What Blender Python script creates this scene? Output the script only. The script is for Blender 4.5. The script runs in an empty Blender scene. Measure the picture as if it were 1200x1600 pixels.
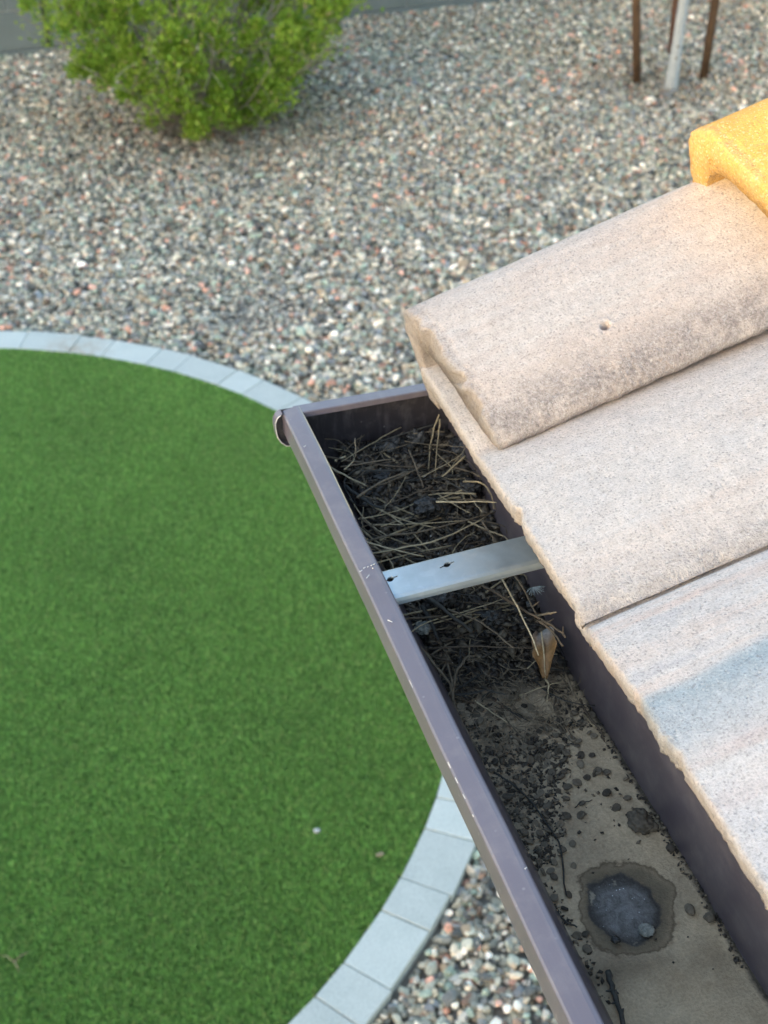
import bpy, math, random
import numpy as np
from mathutils import Matrix, Vector, noise
from mathutils.geometry import tessellate_polygon

# ------------------------------------------------------------------ camera, world, sun, exposure
scn = bpy.context.scene
C = scn.collection
CAMZ = 3.3
R = np.array([[0.95379, -0.30031, -0.00997], [-0.18841, -0.57187, -0.79841], [0.23407, 0.76340, -0.60203]])
_u, _s, _v = np.linalg.svd(R); R = _u @ _v
FPX = 2200.0
cd = bpy.data.cameras.new('camera'); cam = bpy.data.objects.new('camera', cd); C.objects.link(cam)
M3 = Matrix((R[0], -R[1], -R[2])).transposed()
cam.matrix_world = Matrix.Translation((0, 0, CAMZ)) @ M3.to_4x4()
cd.sensor_fit = 'VERTICAL'; cd.sensor_height = 36; cd.sensor_width = 27
cd.lens = FPX * 36 / 1600
cd.clip_start = 0.02; cd.clip_end = 2000
cd.dof.use_dof = True; cd.dof.focus_distance = 0.86; cd.dof.aperture_fstop = 16
scn.camera = cam

SUN_EL = math.radians(9.0)
SUN_AZ = math.radians(205.0)            # direction towards the sun, measured from +X to +Y
SV = Vector((math.cos(SUN_EL) * math.cos(SUN_AZ), math.cos(SUN_EL) * math.sin(SUN_AZ), math.sin(SUN_EL)))
world = bpy.data.worlds.new('World'); scn.world = world; world.use_nodes = True
wn = world.node_tree.nodes; wl = world.node_tree.links
sky = wn.new('ShaderNodeTexSky'); sky.sky_type = 'NISHITA'; sky.sun_disc = False
sky.sun_elevation = SUN_EL; sky.sun_rotation = math.pi / 2 - SUN_AZ
sky.air_density = 1.0; sky.dust_density = 1.5; sky.ozone_density = 0.6
wn['Background'].inputs['Strength'].default_value = 0.15
wl.new(sky.outputs[0], wn['Background'].inputs['Color'])
ld = bpy.data.lights.new('sun', 'SUN'); sun = bpy.data.objects.new('sun', ld); C.objects.link(sun)
ld.energy = 2.1; ld.angle = math.radians(0.35); ld.color = (1.0, 0.66, 0.17)
sun.rotation_euler = SV.to_track_quat('Z', 'Y').to_euler(); sun.location = (-3, -2, 6)
vs = scn.view_settings
vs.view_transform = 'Standard'; vs.look = 'None'; vs.gamma = 1.0; vs.use_curve_mapping = False
vs.exposure = 2.38
scn.render.engine = 'CYCLES'
scn.cycles.use_denoising = True
scn.cycles.max_bounces = 8

rng = np.random.default_rng(7)
random.seed(7)

# ------------------------------------------------------------------ helpers
def ray(x, y):
    return R.T @ np.array([x - 600, y - 800, FPX])
def at(x, y, z):                        # point of the world at height z (metres over the gravel) seen at photo pixel x, y
    d = ray(x, y); p = d * ((z - CAMZ) / d[2]); return Vector((p[0], p[1], z))

def tag(o, label=None, cat=None, group=None, kind=None):
    if label: o['label'] = label
    if cat: o['category'] = cat
    if group: o['group'] = group
    if kind: o['kind'] = kind
    return o
def link(name, data, parent=None, loc=None):
    o = bpy.data.objects.new(name, data); C.objects.link(o)
    if parent: o.parent = parent
    if loc is not None: o.location = loc
    return o
def empty(name, loc=(0, 0, 0)):
    return link(name, None, None, loc)
def mesh(name, V, F, mat=None, smooth=False):
    me = bpy.data.meshes.new(name)
    me.from_pydata([tuple(map(float, v)) for v in V], [], [tuple(map(int, f)) for f in F])
    if mat: me.materials.append(mat)
    if smooth: me.polygons.foreach_set('use_smooth', [True] * len(me.polygons))
    me.update(); return me
def npmesh(name, V, F, mat, smooth=False, col=None):
    V = np.asarray(V, np.float32); F = np.asarray(F, np.int32); k = F.shape[1]
    me = bpy.data.meshes.new(name)
    me.vertices.add(len(V)); me.vertices.foreach_set('co', V.ravel())
    me.loops.add(F.size); me.loops.foreach_set('vertex_index', F.ravel())
    me.polygons.add(len(F)); me.polygons.foreach_set('loop_start', np.arange(0, F.size, k, dtype=np.int32))
    me.update(calc_edges=True)
    if smooth: me.polygons.foreach_set('use_smooth', np.ones(len(F), bool))
    if mat: me.materials.append(mat)
    if col is not None:
        a = me.color_attributes.new('col', 'FLOAT_COLOR', 'POINT')
        a.data.foreach_set('color', np.c_[col, np.ones(len(col))].astype(np.float32).ravel())
    return me
class MB:
    def __init__(s): s.V = []; s.F = []
    def add(s, V, F):
        o = len(s.V); s.V += [tuple(v) for v in V]; s.F += [tuple(i + o for i in f) for f in F]; return s
    def box(s, x0, x1, y0, y1, z0, z1):
        V = [(x, y, z) for x in (x0, x1) for y in (y0, y1) for z in (z0, z1)]
        F = [(0, 1, 3, 2), (4, 6, 7, 5), (0, 4, 5, 1), (2, 3, 7, 6), (0, 2, 6, 4), (1, 5, 7, 3)]
        return s.add(V, F)
    def prism_y(s, prof, y0, y1):       # closed (x, z) outline swept along y
        n = len(prof)
        V = [(x, y0, z) for x, z in prof] + [(x, y1, z) for x, z in prof]
        F = [(i, (i + 1) % n, (i + 1) % n + n, i + n) for i in range(n)]
        F += [tuple(reversed(range(n))), tuple(range(n, 2 * n))]
        return s.add(V, F)
    def tube(s, pts, rad, n=6, cap=True):
        pts = [Vector(p) for p in pts]; m = len(pts); rings = []
        up = Vector((0.13, 0.21, 0.97))
        for i, p in enumerate(pts):
            t = (pts[min(i + 1, m - 1)] - pts[max(i - 1, 0)]).normalized()
            a = t.cross(up)
            if a.length < 1e-3: a = t.cross(Vector((1, 0, 0)))
            a.normalize(); b = t.cross(a)
            r = rad[i] if hasattr(rad, '__len__') else rad
            rings.append([p + (a * math.cos(2 * math.pi * k / n) + b * math.sin(2 * math.pi * k / n)) * r for k in range(n)])
        V = [v for r in rings for v in r]
        F = [(i * n + k, i * n + (k + 1) % n, (i + 1) * n + (k + 1) % n, (i + 1) * n + k) for i in range(m - 1) for k in range(n)]
        if cap: F += [tuple(reversed(range(n))), tuple(range((m - 1) * n, m * n))]
        return s.add(V, F)
    def mesh(s, name, mat, smooth=False): return mesh(name, s.V, s.F, mat, smooth)
    def build(s, name, mat, parent=None, smooth=False, loc=None): return link(name, s.mesh(name, mat, smooth), parent, loc)
def bevel(o, w, seg=2):
    m = o.modifiers.new('bevel', 'BEVEL'); m.width = w; m.segments = seg; m.limit_method = 'ANGLE'; m.angle_limit = math.radians(35); return o
def smooth_path(pts, k=4):
    P = [Vector(p) for p in pts]; P = [P[0] * 2 - P[1]] + P + [P[-1] * 2 - P[-2]]; out = []
    for i in range(1, len(P) - 2):
        for j in range(k):
            t = j / k; a, b, c, d = P[i - 1:i + 3]
            out.append(0.5 * ((2 * b) + (c - a) * t + (2 * a - 5 * b + 4 * c - d) * t * t + (3 * b - a - 3 * c + d) * t ** 3))
    out.append(P[-2]); return out

# ------------------------------------------------------------------ materials
class NT:
    def __init__(s, name):
        s.m = bpy.data.materials.new(name); s.m.use_nodes = True
        s.n = s.m.node_tree.nodes; s.l = s.m.node_tree.links; s.b = s.n['Principled BSDF']
    def node(s, t, **kw):
        x = s.n.new(t)
        for k, v in kw.items():
            if k.startswith('i_'):
                key = k[2:]; key = int(key) if key.isdigit() else key.replace('_', ' ')
                s.set(x.inputs[key], v)
            else: setattr(x, k, v)
        return x
    def set(s, sock, v):
        if isinstance(v, bpy.types.NodeSocket): s.l.new(v, sock)
        elif isinstance(v, tuple) and sock.type == 'RGBA' and len(v) == 3: sock.default_value = (*v, 1)
        elif isinstance(v, (int, float)) and sock.type == 'RGBA': sock.default_value = (v, v, v, 1)
        else: sock.default_value = v
    def obj(s): return s.node('ShaderNodeTexCoord').outputs['Object']
    def geo(s): return s.node('ShaderNodeNewGeometry').outputs['Position']
    def mapping(s, vec, scale=(1, 1, 1), loc=(0, 0, 0), rot=(0, 0, 0)):
        return s.node('ShaderNodeMapping', i_Vector=vec, i_Scale=scale, i_Location=loc, i_Rotation=rot).outputs[0]
    def noise(s, vec, scale, detail=3, rough=0.55, dist=0.0):
        return s.node('ShaderNodeTexNoise', i_Vector=vec, i_Scale=scale, i_Detail=detail, i_Roughness=rough, i_Distortion=dist).outputs['Fac']
    def voro(s, vec, scale, out='Color', feature='F1'):
        return s.node('ShaderNodeTexVoronoi', feature=feature, i_Vector=vec, i_Scale=scale).outputs[out]
    def ramp(s, fac, stops, interp='LINEAR'):
        r = s.node('ShaderNodeValToRGB', i_Fac=fac); e = r.color_ramp; e.interpolation = interp
        while len(e.elements) < len(stops): e.elements.new(0.5)
        for el, (p, c) in zip(e.elements, stops):
            el.position = p; el.color = (*c, 1) if isinstance(c, tuple) else (c, c, c, 1)
        return r.outputs[0]
    def mix(s, fac, a, b, mode='MIX'):
        x = s.node('ShaderNodeMix', data_type='RGBA', blend_type=mode)
        s.set(x.inputs[0], fac); s.set(x.inputs[6], a); s.set(x.inputs[7], b); return x.outputs[2]
    def math(s, op, a, b=0.5, c=0.5, clamp=False):
        x = s.node('ShaderNodeMath', operation=op, use_clamp=clamp); s.set(x.inputs[0], a); s.set(x.inputs[1], b)
        if op in ('MULTIPLY_ADD', 'SMOOTH_MIN', 'WRAP'): s.set(x.inputs[2], c)
        return x.outputs[0]
    def sep(s, vec):
        return s.node('ShaderNodeSeparateXYZ', i_Vector=vec).outputs
    def attr(s, name, typ='GEOMETRY', out='Color'):
        return s.node('ShaderNodeAttribute', attribute_name=name, attribute_type=typ).outputs[out]
    def bump(s, h, dist=0.001, strength=1.0, nrm=None):
        b = s.node('ShaderNodeBump', i_Height=h, i_Distance=dist, i_Strength=strength)
        if nrm: s.l.new(nrm, b.inputs['Normal'])
        return b.outputs[0]
    def out(s, col=None, rough=None, nrm=None, metal=None, spec=None, coat=None):
        b = s.b
        for k, v in (('Base Color', col), ('Roughness', rough), ('Normal', nrm), ('Metallic', metal), ('Specular IOR Level', spec), ('Coat Weight', coat)):
            if v is not None: s.set(b.inputs[k], v)
        return s.m

def m_tile(name, kind):
    t = NT(name); o = t.obj(); x, y, z = t.sep(o)
    st = t.mapping(o, (2.2, 26, 3)); streak = t.noise(st, 1.6, 4, 0.6, 0.3)
    fine = t.noise(o, 650, 3, 0.75); grain = t.voro(o, 850); mid = t.noise(o, 60, 4, 0.6); big = t.noise(o, 9, 3, 0.5)
    gs = t.node('ShaderNodeSeparateColor', i_Color=grain).outputs[0]
    if kind == 'sun_gold':  # warm sunlight painted into this tile's base colour
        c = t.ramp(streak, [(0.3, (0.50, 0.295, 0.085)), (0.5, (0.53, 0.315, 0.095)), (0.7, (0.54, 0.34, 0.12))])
    elif kind == 'rake':
        c = t.ramp(streak, [(0.3, (0.52, 0.42, 0.365)), (0.5, (0.55, 0.46, 0.41)), (0.7, (0.58, 0.515, 0.475))])
    elif kind == 'pale':
        c = t.ramp(streak, [(0.3, (0.60, 0.51, 0.455)), (0.5, (0.625, 0.555, 0.51)), (0.7, (0.585, 0.53, 0.495))])
    else:
        c = t.ramp(streak, [(0.32, (0.60, 0.43, 0.375)), (0.43, (0.62, 0.50, 0.44)), (0.56, (0.61, 0.55, 0.515)), (0.72, (0.47, 0.43, 0.435))])
        # slate blue slurry band running up the slope
        yy = t.math('ADD', y, t.math('MULTIPLY', t.noise(t.mapping(o, (6, 18, 3)), 2, 3), 0.012))
        yy = t.math('ADD', yy, t.math('MULTIPLY', x, -0.03))
        band = t.ramp(t.math('MULTIPLY_ADD', yy, 1.0, 0.5), [(0.348, 0.0), (0.372, 0.75), (0.405, 0.95), (0.411, 0.0)])
        c = t.mix(band, c, (0.30, 0.365, 0.405))
        far = t.ramp(t.math('MULTIPLY_ADD', y, 1.0, 0.5), [(0.30, 1.0), (0.40, 0.0)])
        c = t.mix(t.math('MULTIPLY', far, .8), c, (0.59, 0.555, 0.545))
    # a broad pale bloom of efflorescence and a few pits
    c = t.mix(t.ramp(t.noise(t.mapping(o, (1, 1.6, 1)), 13, 5, .6), [(.48, 0.), (.72, .28)]), c, (.66, .62, .59) if kind != 'sun_gold' else (.55, .37, .14))
    # coarse, weathered aggregate near the cut edges
    edge = t.attr('edge', out='Fac'); face = t.attr('face', out='Fac')
    patch = t.math('MULTIPLY', t.math('MULTIPLY', edge, 1.0 if kind == 'rake' else .55), t.ramp(mid, [(0.36, 0.25), (0.52, 1.0)]))
    c = t.mix(t.math('MULTIPLY', patch, 0.8), c, t.mix(t.ramp(t.noise(o, 320, 3, .7), [(.35, 0.), (.62, 1.)]), (0.20, 0.165, 0.155), (0.42, 0.37, 0.35)))
    c = t.mix(0.8, c, t.mix(1.0, c, t.ramp(fine, [(0.3, 0.64), (0.48, 1.0), (0.7, 1.15)]), 'MULTIPLY'))
    c = t.mix(0.6, c, t.mix(1.0, c, t.ramp(t.noise(o, 150, 3, .6), [(0.3, 0.82), (0.7, 1.12)]), 'MULTIPLY'))
    c = t.mix(t.ramp(gs, [(0.88, 0.0), (0.97, 0.30)]), c, (0.70, 0.67, 0.64))
    c = t.mix(t.ramp(gs, [(0.04, 0.42), (0.09, 0.0)]), c, (0.20, 0.175, 0.17))
    c = t.mix(t.math('MULTIPLY', face, 0.1 if kind == 'sun_gold' else 0.55), c, t.mix(fine, (0.30, 0.262, 0.225), (0.46, 0.41, 0.36)))
    h = t.math('ADD', t.math('MULTIPLY', fine, 0.7), t.math('MULTIPLY', mid, 0.7))
    h = t.math('ADD', h, t.math('MULTIPLY', t.math('MULTIPLY', t.noise(o, 260, 4, .75), t.math('MAXIMUM', edge, face)), 2.6))
    pit = t.voro(o, 170, 'Distance'); pits = t.ramp(pit, [(0.08, 0.0), (0.22, 1.0)])
    h = t.math('ADD', h, t.math('MULTIPLY', pits, 0.35))
    return t.out(c, 0.92, t.bump(h, 0.0011, 0.9), spec=0.25)

def m_paint(name, col, rough=0.42):
    t = NT(name); o = t.obj()
    n = t.noise(o, 14, 4); f = t.noise(o, 700, 2); d = t.noise(t.mapping(o, (1, 1, 1)), 46, 4, 0.7)
    c = t.mix(t.ramp(n, [(0.35, 0.0), (0.7, 0.35)]), col, tuple(min(1, v * 1.35 + 0.01) for v in col))
    c = t.mix(t.ramp(d, [(0.50, 0.0), (0.75, 0.28)]), c, (0.30, 0.27, 0.26))
    st = t.noise(t.mapping(o, (60, 3, 12)), 3, 4, .6); c = t.mix(t.ramp(st, [(.5, 0.), (.75, .22)]), c, (.26, .24, .25))
    sp = t.node('ShaderNodeSeparateColor', i_Color=t.voro(o, 260)).outputs[0]
    spd = t.voro(o, 260, 'Distance')
    dot = t.math('MULTIPLY', t.ramp(sp, [(0.972, 0.0), (0.98, 1.0)]), t.ramp(spd, [(0.15, 1.0), (0.3, 0.0)]))
    c = t.mix(t.math('MULTIPLY', dot, 0.22), c, (0.55, 0.53, 0.5))
    return t.out(c, t.math('MULTIPLY_ADD', d, 0.3, rough - 0.12), t.bump(f, 0.0002, 0.35), spec=0.6, coat=0.5)

def m_simple(name, a, b, scale, rough=0.8, bumpd=0.0, bscale=None, metal=0.0, spec=0.4):
    t = NT(name); o = t.obj(); n = t.noise(o, scale, 4, 0.6)
    c = t.mix(t.ramp(n, [(0.3, 0.0), (0.7, 1.0)]), a, b)
    nr = t.bump(t.noise(o, bscale or scale * 3, 4), bumpd, 1.0) if bumpd else None
    return t.out(c, rough, nr, metal, spec)

MAT = {}
MAT['tile_rake'] = m_tile('tile_tan_concrete', 'rake')
MAT['tile_sun_gold'] = m_tile('tile_sun_gold_concrete', 'sun_gold')
MAT['tile_pale'] = m_tile('tile_pale_concrete', 'pale')
MAT['tile_blend'] = m_tile('tile_blended_concrete', 'blend')
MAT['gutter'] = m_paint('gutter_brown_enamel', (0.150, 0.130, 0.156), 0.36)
MAT['gutter_in'] = m_paint('gutter_brown_enamel_shaded', (0.082, 0.070, 0.084), 0.5)  # darker copy of the lip enamel, the trough's inner shade in its colour
MAT['cap_in'] = m_paint('end_cap_shaded_enamel', (0.030, 0.026, 0.032), 0.45)  # same enamel near black; the shade on the plate is painted into it
MAT['chip'] = m_simple('bare_metal_chip', (0.6, 0.58, 0.55), (0.7, 0.68, 0.66), 300, 0.5)
MAT['stucco'] = m_simple('stucco', (0.42, 0.36, 0.29), (0.48, 0.42, 0.34), 6, 0.95, 0.003, 180)
MAT['fascia'] = m_simple('fascia_paint', (0.16, 0.12, 0.10), (0.19, 0.15, 0.13), 8, 0.7)
MAT['deck'] = m_simple('roof_underlay', (0.03, 0.03, 0.03), (0.05, 0.045, 0.04), 20, 0.9)
MAT['block'] = m_simple('grey_block', (0.19, 0.215, 0.205), (0.225, 0.25, 0.24), 5, 0.9, 0.002, 220)
MAT['mortar'] = m_simple('mortar', (0.48, 0.49, 0.47), (0.56, 0.57, 0.55), 30, 0.95, 0.002, 200)
MAT['stake'] = m_simple('stake_wood', (0.085, 0.045, 0.022), (0.14, 0.08, 0.042), 14, 0.85, 0.003, 60)
MAT['stake_red'] = m_simple('stake_red_wood', (0.12, 0.055, 0.04), (0.17, 0.085, 0.05), 14, 0.85, 0.003, 60)
MAT['trunk'] = m_simple('pale_bark', (0.40, 0.42, 0.42), (0.55, 0.57, 0.56), 18, 0.85, 0.003, 50)
MAT['trim'] = m_simple('soffit_and_blocker_trim', (0.5, 0.47, 0.42), (0.55, 0.52, 0.47), 6, 0.8)

def m_galv():
    t = NT('galvanised_steel'); o = t.obj()
    v = t.node('ShaderNodeSeparateColor', i_Color=t.voro(t.mapping(o, (1, 1, 1)), 150)).outputs[0]
    n = t.noise(o, 90, 4, 0.6); sc = t.noise(t.mapping(o, (30, 900, 30)), 1, 2)
    c = t.mix(n, (0.36, 0.43, 0.48), (0.60, 0.67, 0.71)); c = t.mix(t.math('MULTIPLY', v, 0.4), c, (0.40, 0.48, 0.53)); c = t.mix(t.ramp(t.noise(o, 28, 3), [(.4, 0.), (.65, .35)]), c, (.30, .35, .38))
    return t.out(c, t.math('MULTIPLY_ADD', v, 0.15, 0.30), t.bump(sc, 0.0002, 0.3), metal=0.6)
MAT['galv'] = m_galv()

def m_paver():
    t = NT('paver_concrete'); o = t.geo(); n = t.noise(o, 7, 5, 0.65); f = t.noise(o, 160, 3, 0.7)
    r = t.node('ShaderNodeObjectInfo').outputs['Random']
    c = t.mix(t.ramp(n, [(0.3, 0.0), (0.7, 1.0)]), (0.60, 0.635, 0.59), (0.72, 0.745, 0.69))
    c = t.mix(1.0, c, t.ramp(r, [(0.0, 0.86), (1.0, 1.04)]), 'MULTIPLY')
    c = t.mix(0.8, c, t.mix(1.0, c, t.ramp(f, [(0.3, 0.75), (0.7, 1.15)]), 'MULTIPLY')); c = t.mix(t.ramp(t.noise(o, 3.5, 5, .7), [(.5, 0.), (.7, .35)]), c, (.42, .45, .43))
    # rust-coloured stain on the lawn side of two stones
    d = t.node('ShaderNodeVectorMath', operation='DISTANCE'); t.set(d.inputs[0], o); d.inputs[1].default_value = (0.30, 5.80, 0.0)
    st = t.math('MULTIPLY', t.ramp(d.outputs['Value'], [(0.03, 0.6), (0.20, 0.0)]), t.ramp(t.noise(o, 22, 4), [(0.4, 0.2), (0.65, 1.0)]))
    c = t.mix(st, c, (0.40, 0.26, 0.14))
    return t.out(c, 0.88, t.bump(f, 0.0012, 0.6), spec=0.3)
MAT['paver'] = m_paver()

def m_stone():
    t = NT('river_gravel_stone'); o = t.obj(); base = t.attr('col', 'INSTANCER')
    n = t.noise(o, 1.6, 4, 0.65, 0.4); c = t.mix(0.7, base, t.mix(1.0, base, t.ramp(n, [(0.3, 0.55), (0.5, 1.0), (0.72, 1.35)]), 'MULTIPLY'))
    return t.out(c, 0.62, t.bump(n, 0.05, 0.2), spec=0.35)
MAT['stone'] = m_stone()
def m_blade():
    t = NT('artificial_grass_blade'); b = t.attr('col', 'INSTANCER'); h = t.sep(t.obj())[2]
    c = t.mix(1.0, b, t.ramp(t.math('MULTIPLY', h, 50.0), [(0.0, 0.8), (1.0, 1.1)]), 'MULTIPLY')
    m = t.out(c, 0.45, spec=0.4)
    tr = t.node('ShaderNodeBsdfTranslucent', i_Color=c); mx = t.node('ShaderNodeMixShader', i_0=0.3)
    t.l.new(t.b.outputs[0], mx.inputs[1]); t.l.new(tr.outputs[0], mx.inputs[2])
    t.l.new(mx.outputs[0], t.n['Material Output'].inputs[0]); return m
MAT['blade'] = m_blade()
MAT['turf'] = m_simple('turf_backing', (0.10, 0.20, 0.07), (0.13, 0.25, 0.09), 30, 0.9, 0.004, 300)
MAT['ground'] = m_simple('desert_dirt', (0.20, 0.18, 0.155), (0.27, 0.245, 0.21), 3, 0.95, 0.01, 30)
def m_leaf():
    t = NT('bush_leaf'); b = t.attr('col')
    m = t.out(b, 0.5, spec=0.4)
    tr = t.node('ShaderNodeBsdfTranslucent', i_Color=b); mx = t.node('ShaderNodeMixShader', i_0=0.4)
    t.l.new(t.b.outputs[0], mx.inputs[1]); t.l.new(tr.outputs[0], mx.inputs[2])
    t.l.new(mx.outputs[0], t.n['Material Output'].inputs[0]); return m
MAT['leaf'] = m_leaf()
def m_col(name, rough, spec=0.3, bumpd=0.0, bs=400):
    t = NT(name); b = t.attr('col'); f = t.noise(t.obj(), bs, 3)
    c = t.mix(0.6, b, t.mix(1.0, b, t.ramp(f, [(0.3, 0.55), (0.7, 1.35)]), 'MULTIPLY'))
    return t.out(c, rough, t.bump(f, bumpd, 1.0) if bumpd else None, spec=spec)
MAT['crumb'] = m_col('debris_crumb', 0.5, 0.45, 0.0006)
MAT['stem'] = m_simple('bare_bush_stem', (0.22, 0.18, 0.15), (0.38, 0.33, 0.28), 20, 0.9)
def m_twig(name, a, b):
    t = NT(name); o = t.obj(); r = t.node('ShaderNodeObjectInfo').outputs['Random']
    c = t.mix(r, a, b); f = t.noise(o, 300, 3)
    c = t.mix(0.7, c, t.mix(1.0, c, t.ramp(f, [(0.3, 0.5), (0.7, 1.4)]), 'MULTIPLY'))
    return t.out(c, 0.7, t.bump(f, 0.0003, 0.7), spec=0.3)
MAT['straw'] = m_twig('dry_straw', (0.27, 0.22, 0.135), (0.55, 0.47, 0.31))
MAT['twig'] = m_twig('dry_twig', (0.08, 0.062, 0.045), (0.22, 0.18, 0.125))
MAT['wet_twig'] = m_twig('wet_twig', (0.028, 0.03, 0.03), (0.07, 0.068, 0.06))
MAT['pod'] = m_twig('dark_pellet', (0.05, 0.043, 0.035), (0.23, 0.195, 0.145))

# ------------------------------------------------------------------ ground
n_g = 2
gm = MB()
gm.add([(-600, -600, -0.06), (600, -600, -0.06), (600, 600, -0.06), (-600, 600, -0.06)], [(0, 1, 2, 3)])
tag(gm.build('ground', MAT['ground']), kind='structure')

LC = (-0.795, 3.937); R_IN = 2.152; R_OUT = 2.308

def points_object(name, P, ROT, SCL, COL, protos, label, cat=None):
    me = bpy.data.meshes.new(name); me.vertices.add(len(P)); me.vertices.foreach_set('co', P.astype(np.float32).ravel())
    for nm, arr in (('rot', ROT), ('scl', SCL)):
        a = me.attributes.new(nm, 'FLOAT_VECTOR', 'POINT'); a.data.foreach_set('vector', arr.astype(np.float32).ravel())
    a = me.attributes.new('col', 'FLOAT_COLOR', 'POINT'); a.data.foreach_set('color', np.c_[COL, np.ones(len(COL))].astype(np.float32).ravel())
    o = link(name, me)
    ng = bpy.data.node_groups.new(name + '_scatter', 'GeometryNodeTree')
    ng.interface.new_socket('Geometry', in_out='INPUT', socket_type='NodeSocketGeometry')
    ng.interface.new_socket('Geometry', in_out='OUTPUT', socket_type='NodeSocketGeometry')
    N = ng.nodes; Lk = ng.links
    gi = N.new('NodeGroupInput'); go = N.new('NodeGroupOutput')
    iop = N.new('GeometryNodeInstanceOnPoints'); jn = N.new('GeometryNodeJoinGeometry')
    protos(N, Lk, jn)
    Lk.new(gi.outputs[0], iop.inputs['Points']); Lk.new(jn.outputs[0], iop.inputs['Instance'])
    iop.inputs['Pick Instance'].default_value = True
    r = N.new('FunctionNodeRandomValue'); r.data_type = 'INT'; r.inputs['Min'].default_value = 0; r.inputs['Max'].default_value = 99
    oi = [i for i in r.outputs if i.type == 'INT'][0]; Lk.new(oi, iop.inputs['Instance Index'])
    ar = N.new('GeometryNodeInputNamedAttribute'); ar.data_type = 'FLOAT_VECTOR'; ar.inputs[0].default_value = 'rot'
    er = N.new('FunctionNodeEulerToRotation'); Lk.new(ar.outputs[0], er.inputs[0]); Lk.new(er.outputs[0], iop.inputs['Rotation'])
    asx = N.new('GeometryNodeInputNamedAttribute'); asx.data_type = 'FLOAT_VECTOR'; asx.inputs[0].default_value = 'scl'
    Lk.new(asx.outputs[0], iop.inputs['Scale']); Lk.new(iop.outputs[0], go.inputs[0])
    md = o.modifiers.new('scatter', 'NODES'); md.node_group = ng
    tag(o, label, cat, kind='stuff'); return o

def stone_protos(N, Lk, jn):
    for k in range(6):
        ico = N.new('GeometryNodeMeshIcoSphere'); ico.inputs['Radius'].default_value = 1.0; ico.inputs['Subdivisions'].default_value = 3
        sp = N.new('GeometryNodeSetPosition'); tn = N.new('ShaderNodeTexNoise'); tn.noise_dimensions = '4D'
        tn.inputs['Scale'].default_value = 0.75; tn.inputs['W'].default_value = k * 3.7; tn.inputs['Detail'].default_value = 1.0
        pos = N.new('GeometryNodeInputPosition'); Lk.new(pos.outputs[0], tn.inputs['Vector'])
        sb = N.new('ShaderNodeVectorMath'); sb.operation = 'SUBTRACT'; sb.inputs[1].default_value = (0.5, 0.5, 0.5)
        Lk.new(tn.outputs['Color'], sb.inputs[0])
        sc = N.new('ShaderNodeVectorMath'); sc.operation = 'SCALE'; sc.inputs['Scale'].default_value = 1.5
        Lk.new(sb.outputs[0], sc.inputs[0]); Lk.new(ico.outputs['Mesh'], sp.inputs['Geometry']); Lk.new(sc.outputs[0], sp.inputs['Offset'])
        ss = N.new('GeometryNodeSetShadeSmooth'); Lk.new(sp.outputs[0], ss.inputs[0])
        sm = N.new('GeometryNodeSetMaterial'); sm.inputs['Material'].default_value = MAT['stone']; Lk.new(ss.outputs[0], sm.inputs[0])
        g = N.new('GeometryNodeGeometryToInstance'); Lk.new(sm.outputs[0], g.inputs[0]); Lk.new(g.outputs[0], jn.inputs[0])

def in_view(X, Y, m=0.5):
    # keep what the photograph could see of the ground, with a margin round it
    left = (X - (-0.35)) * (11.25 - 2.36) - (Y - 2.36) * (0.453 + 0.35) > -m * 9
    right = (X - 1.57) * (9.33 - 1.75) - (Y - 1.75) * (5.9 - 1.57) < m * 9
    return left & right & (Y > 1.2)

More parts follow.
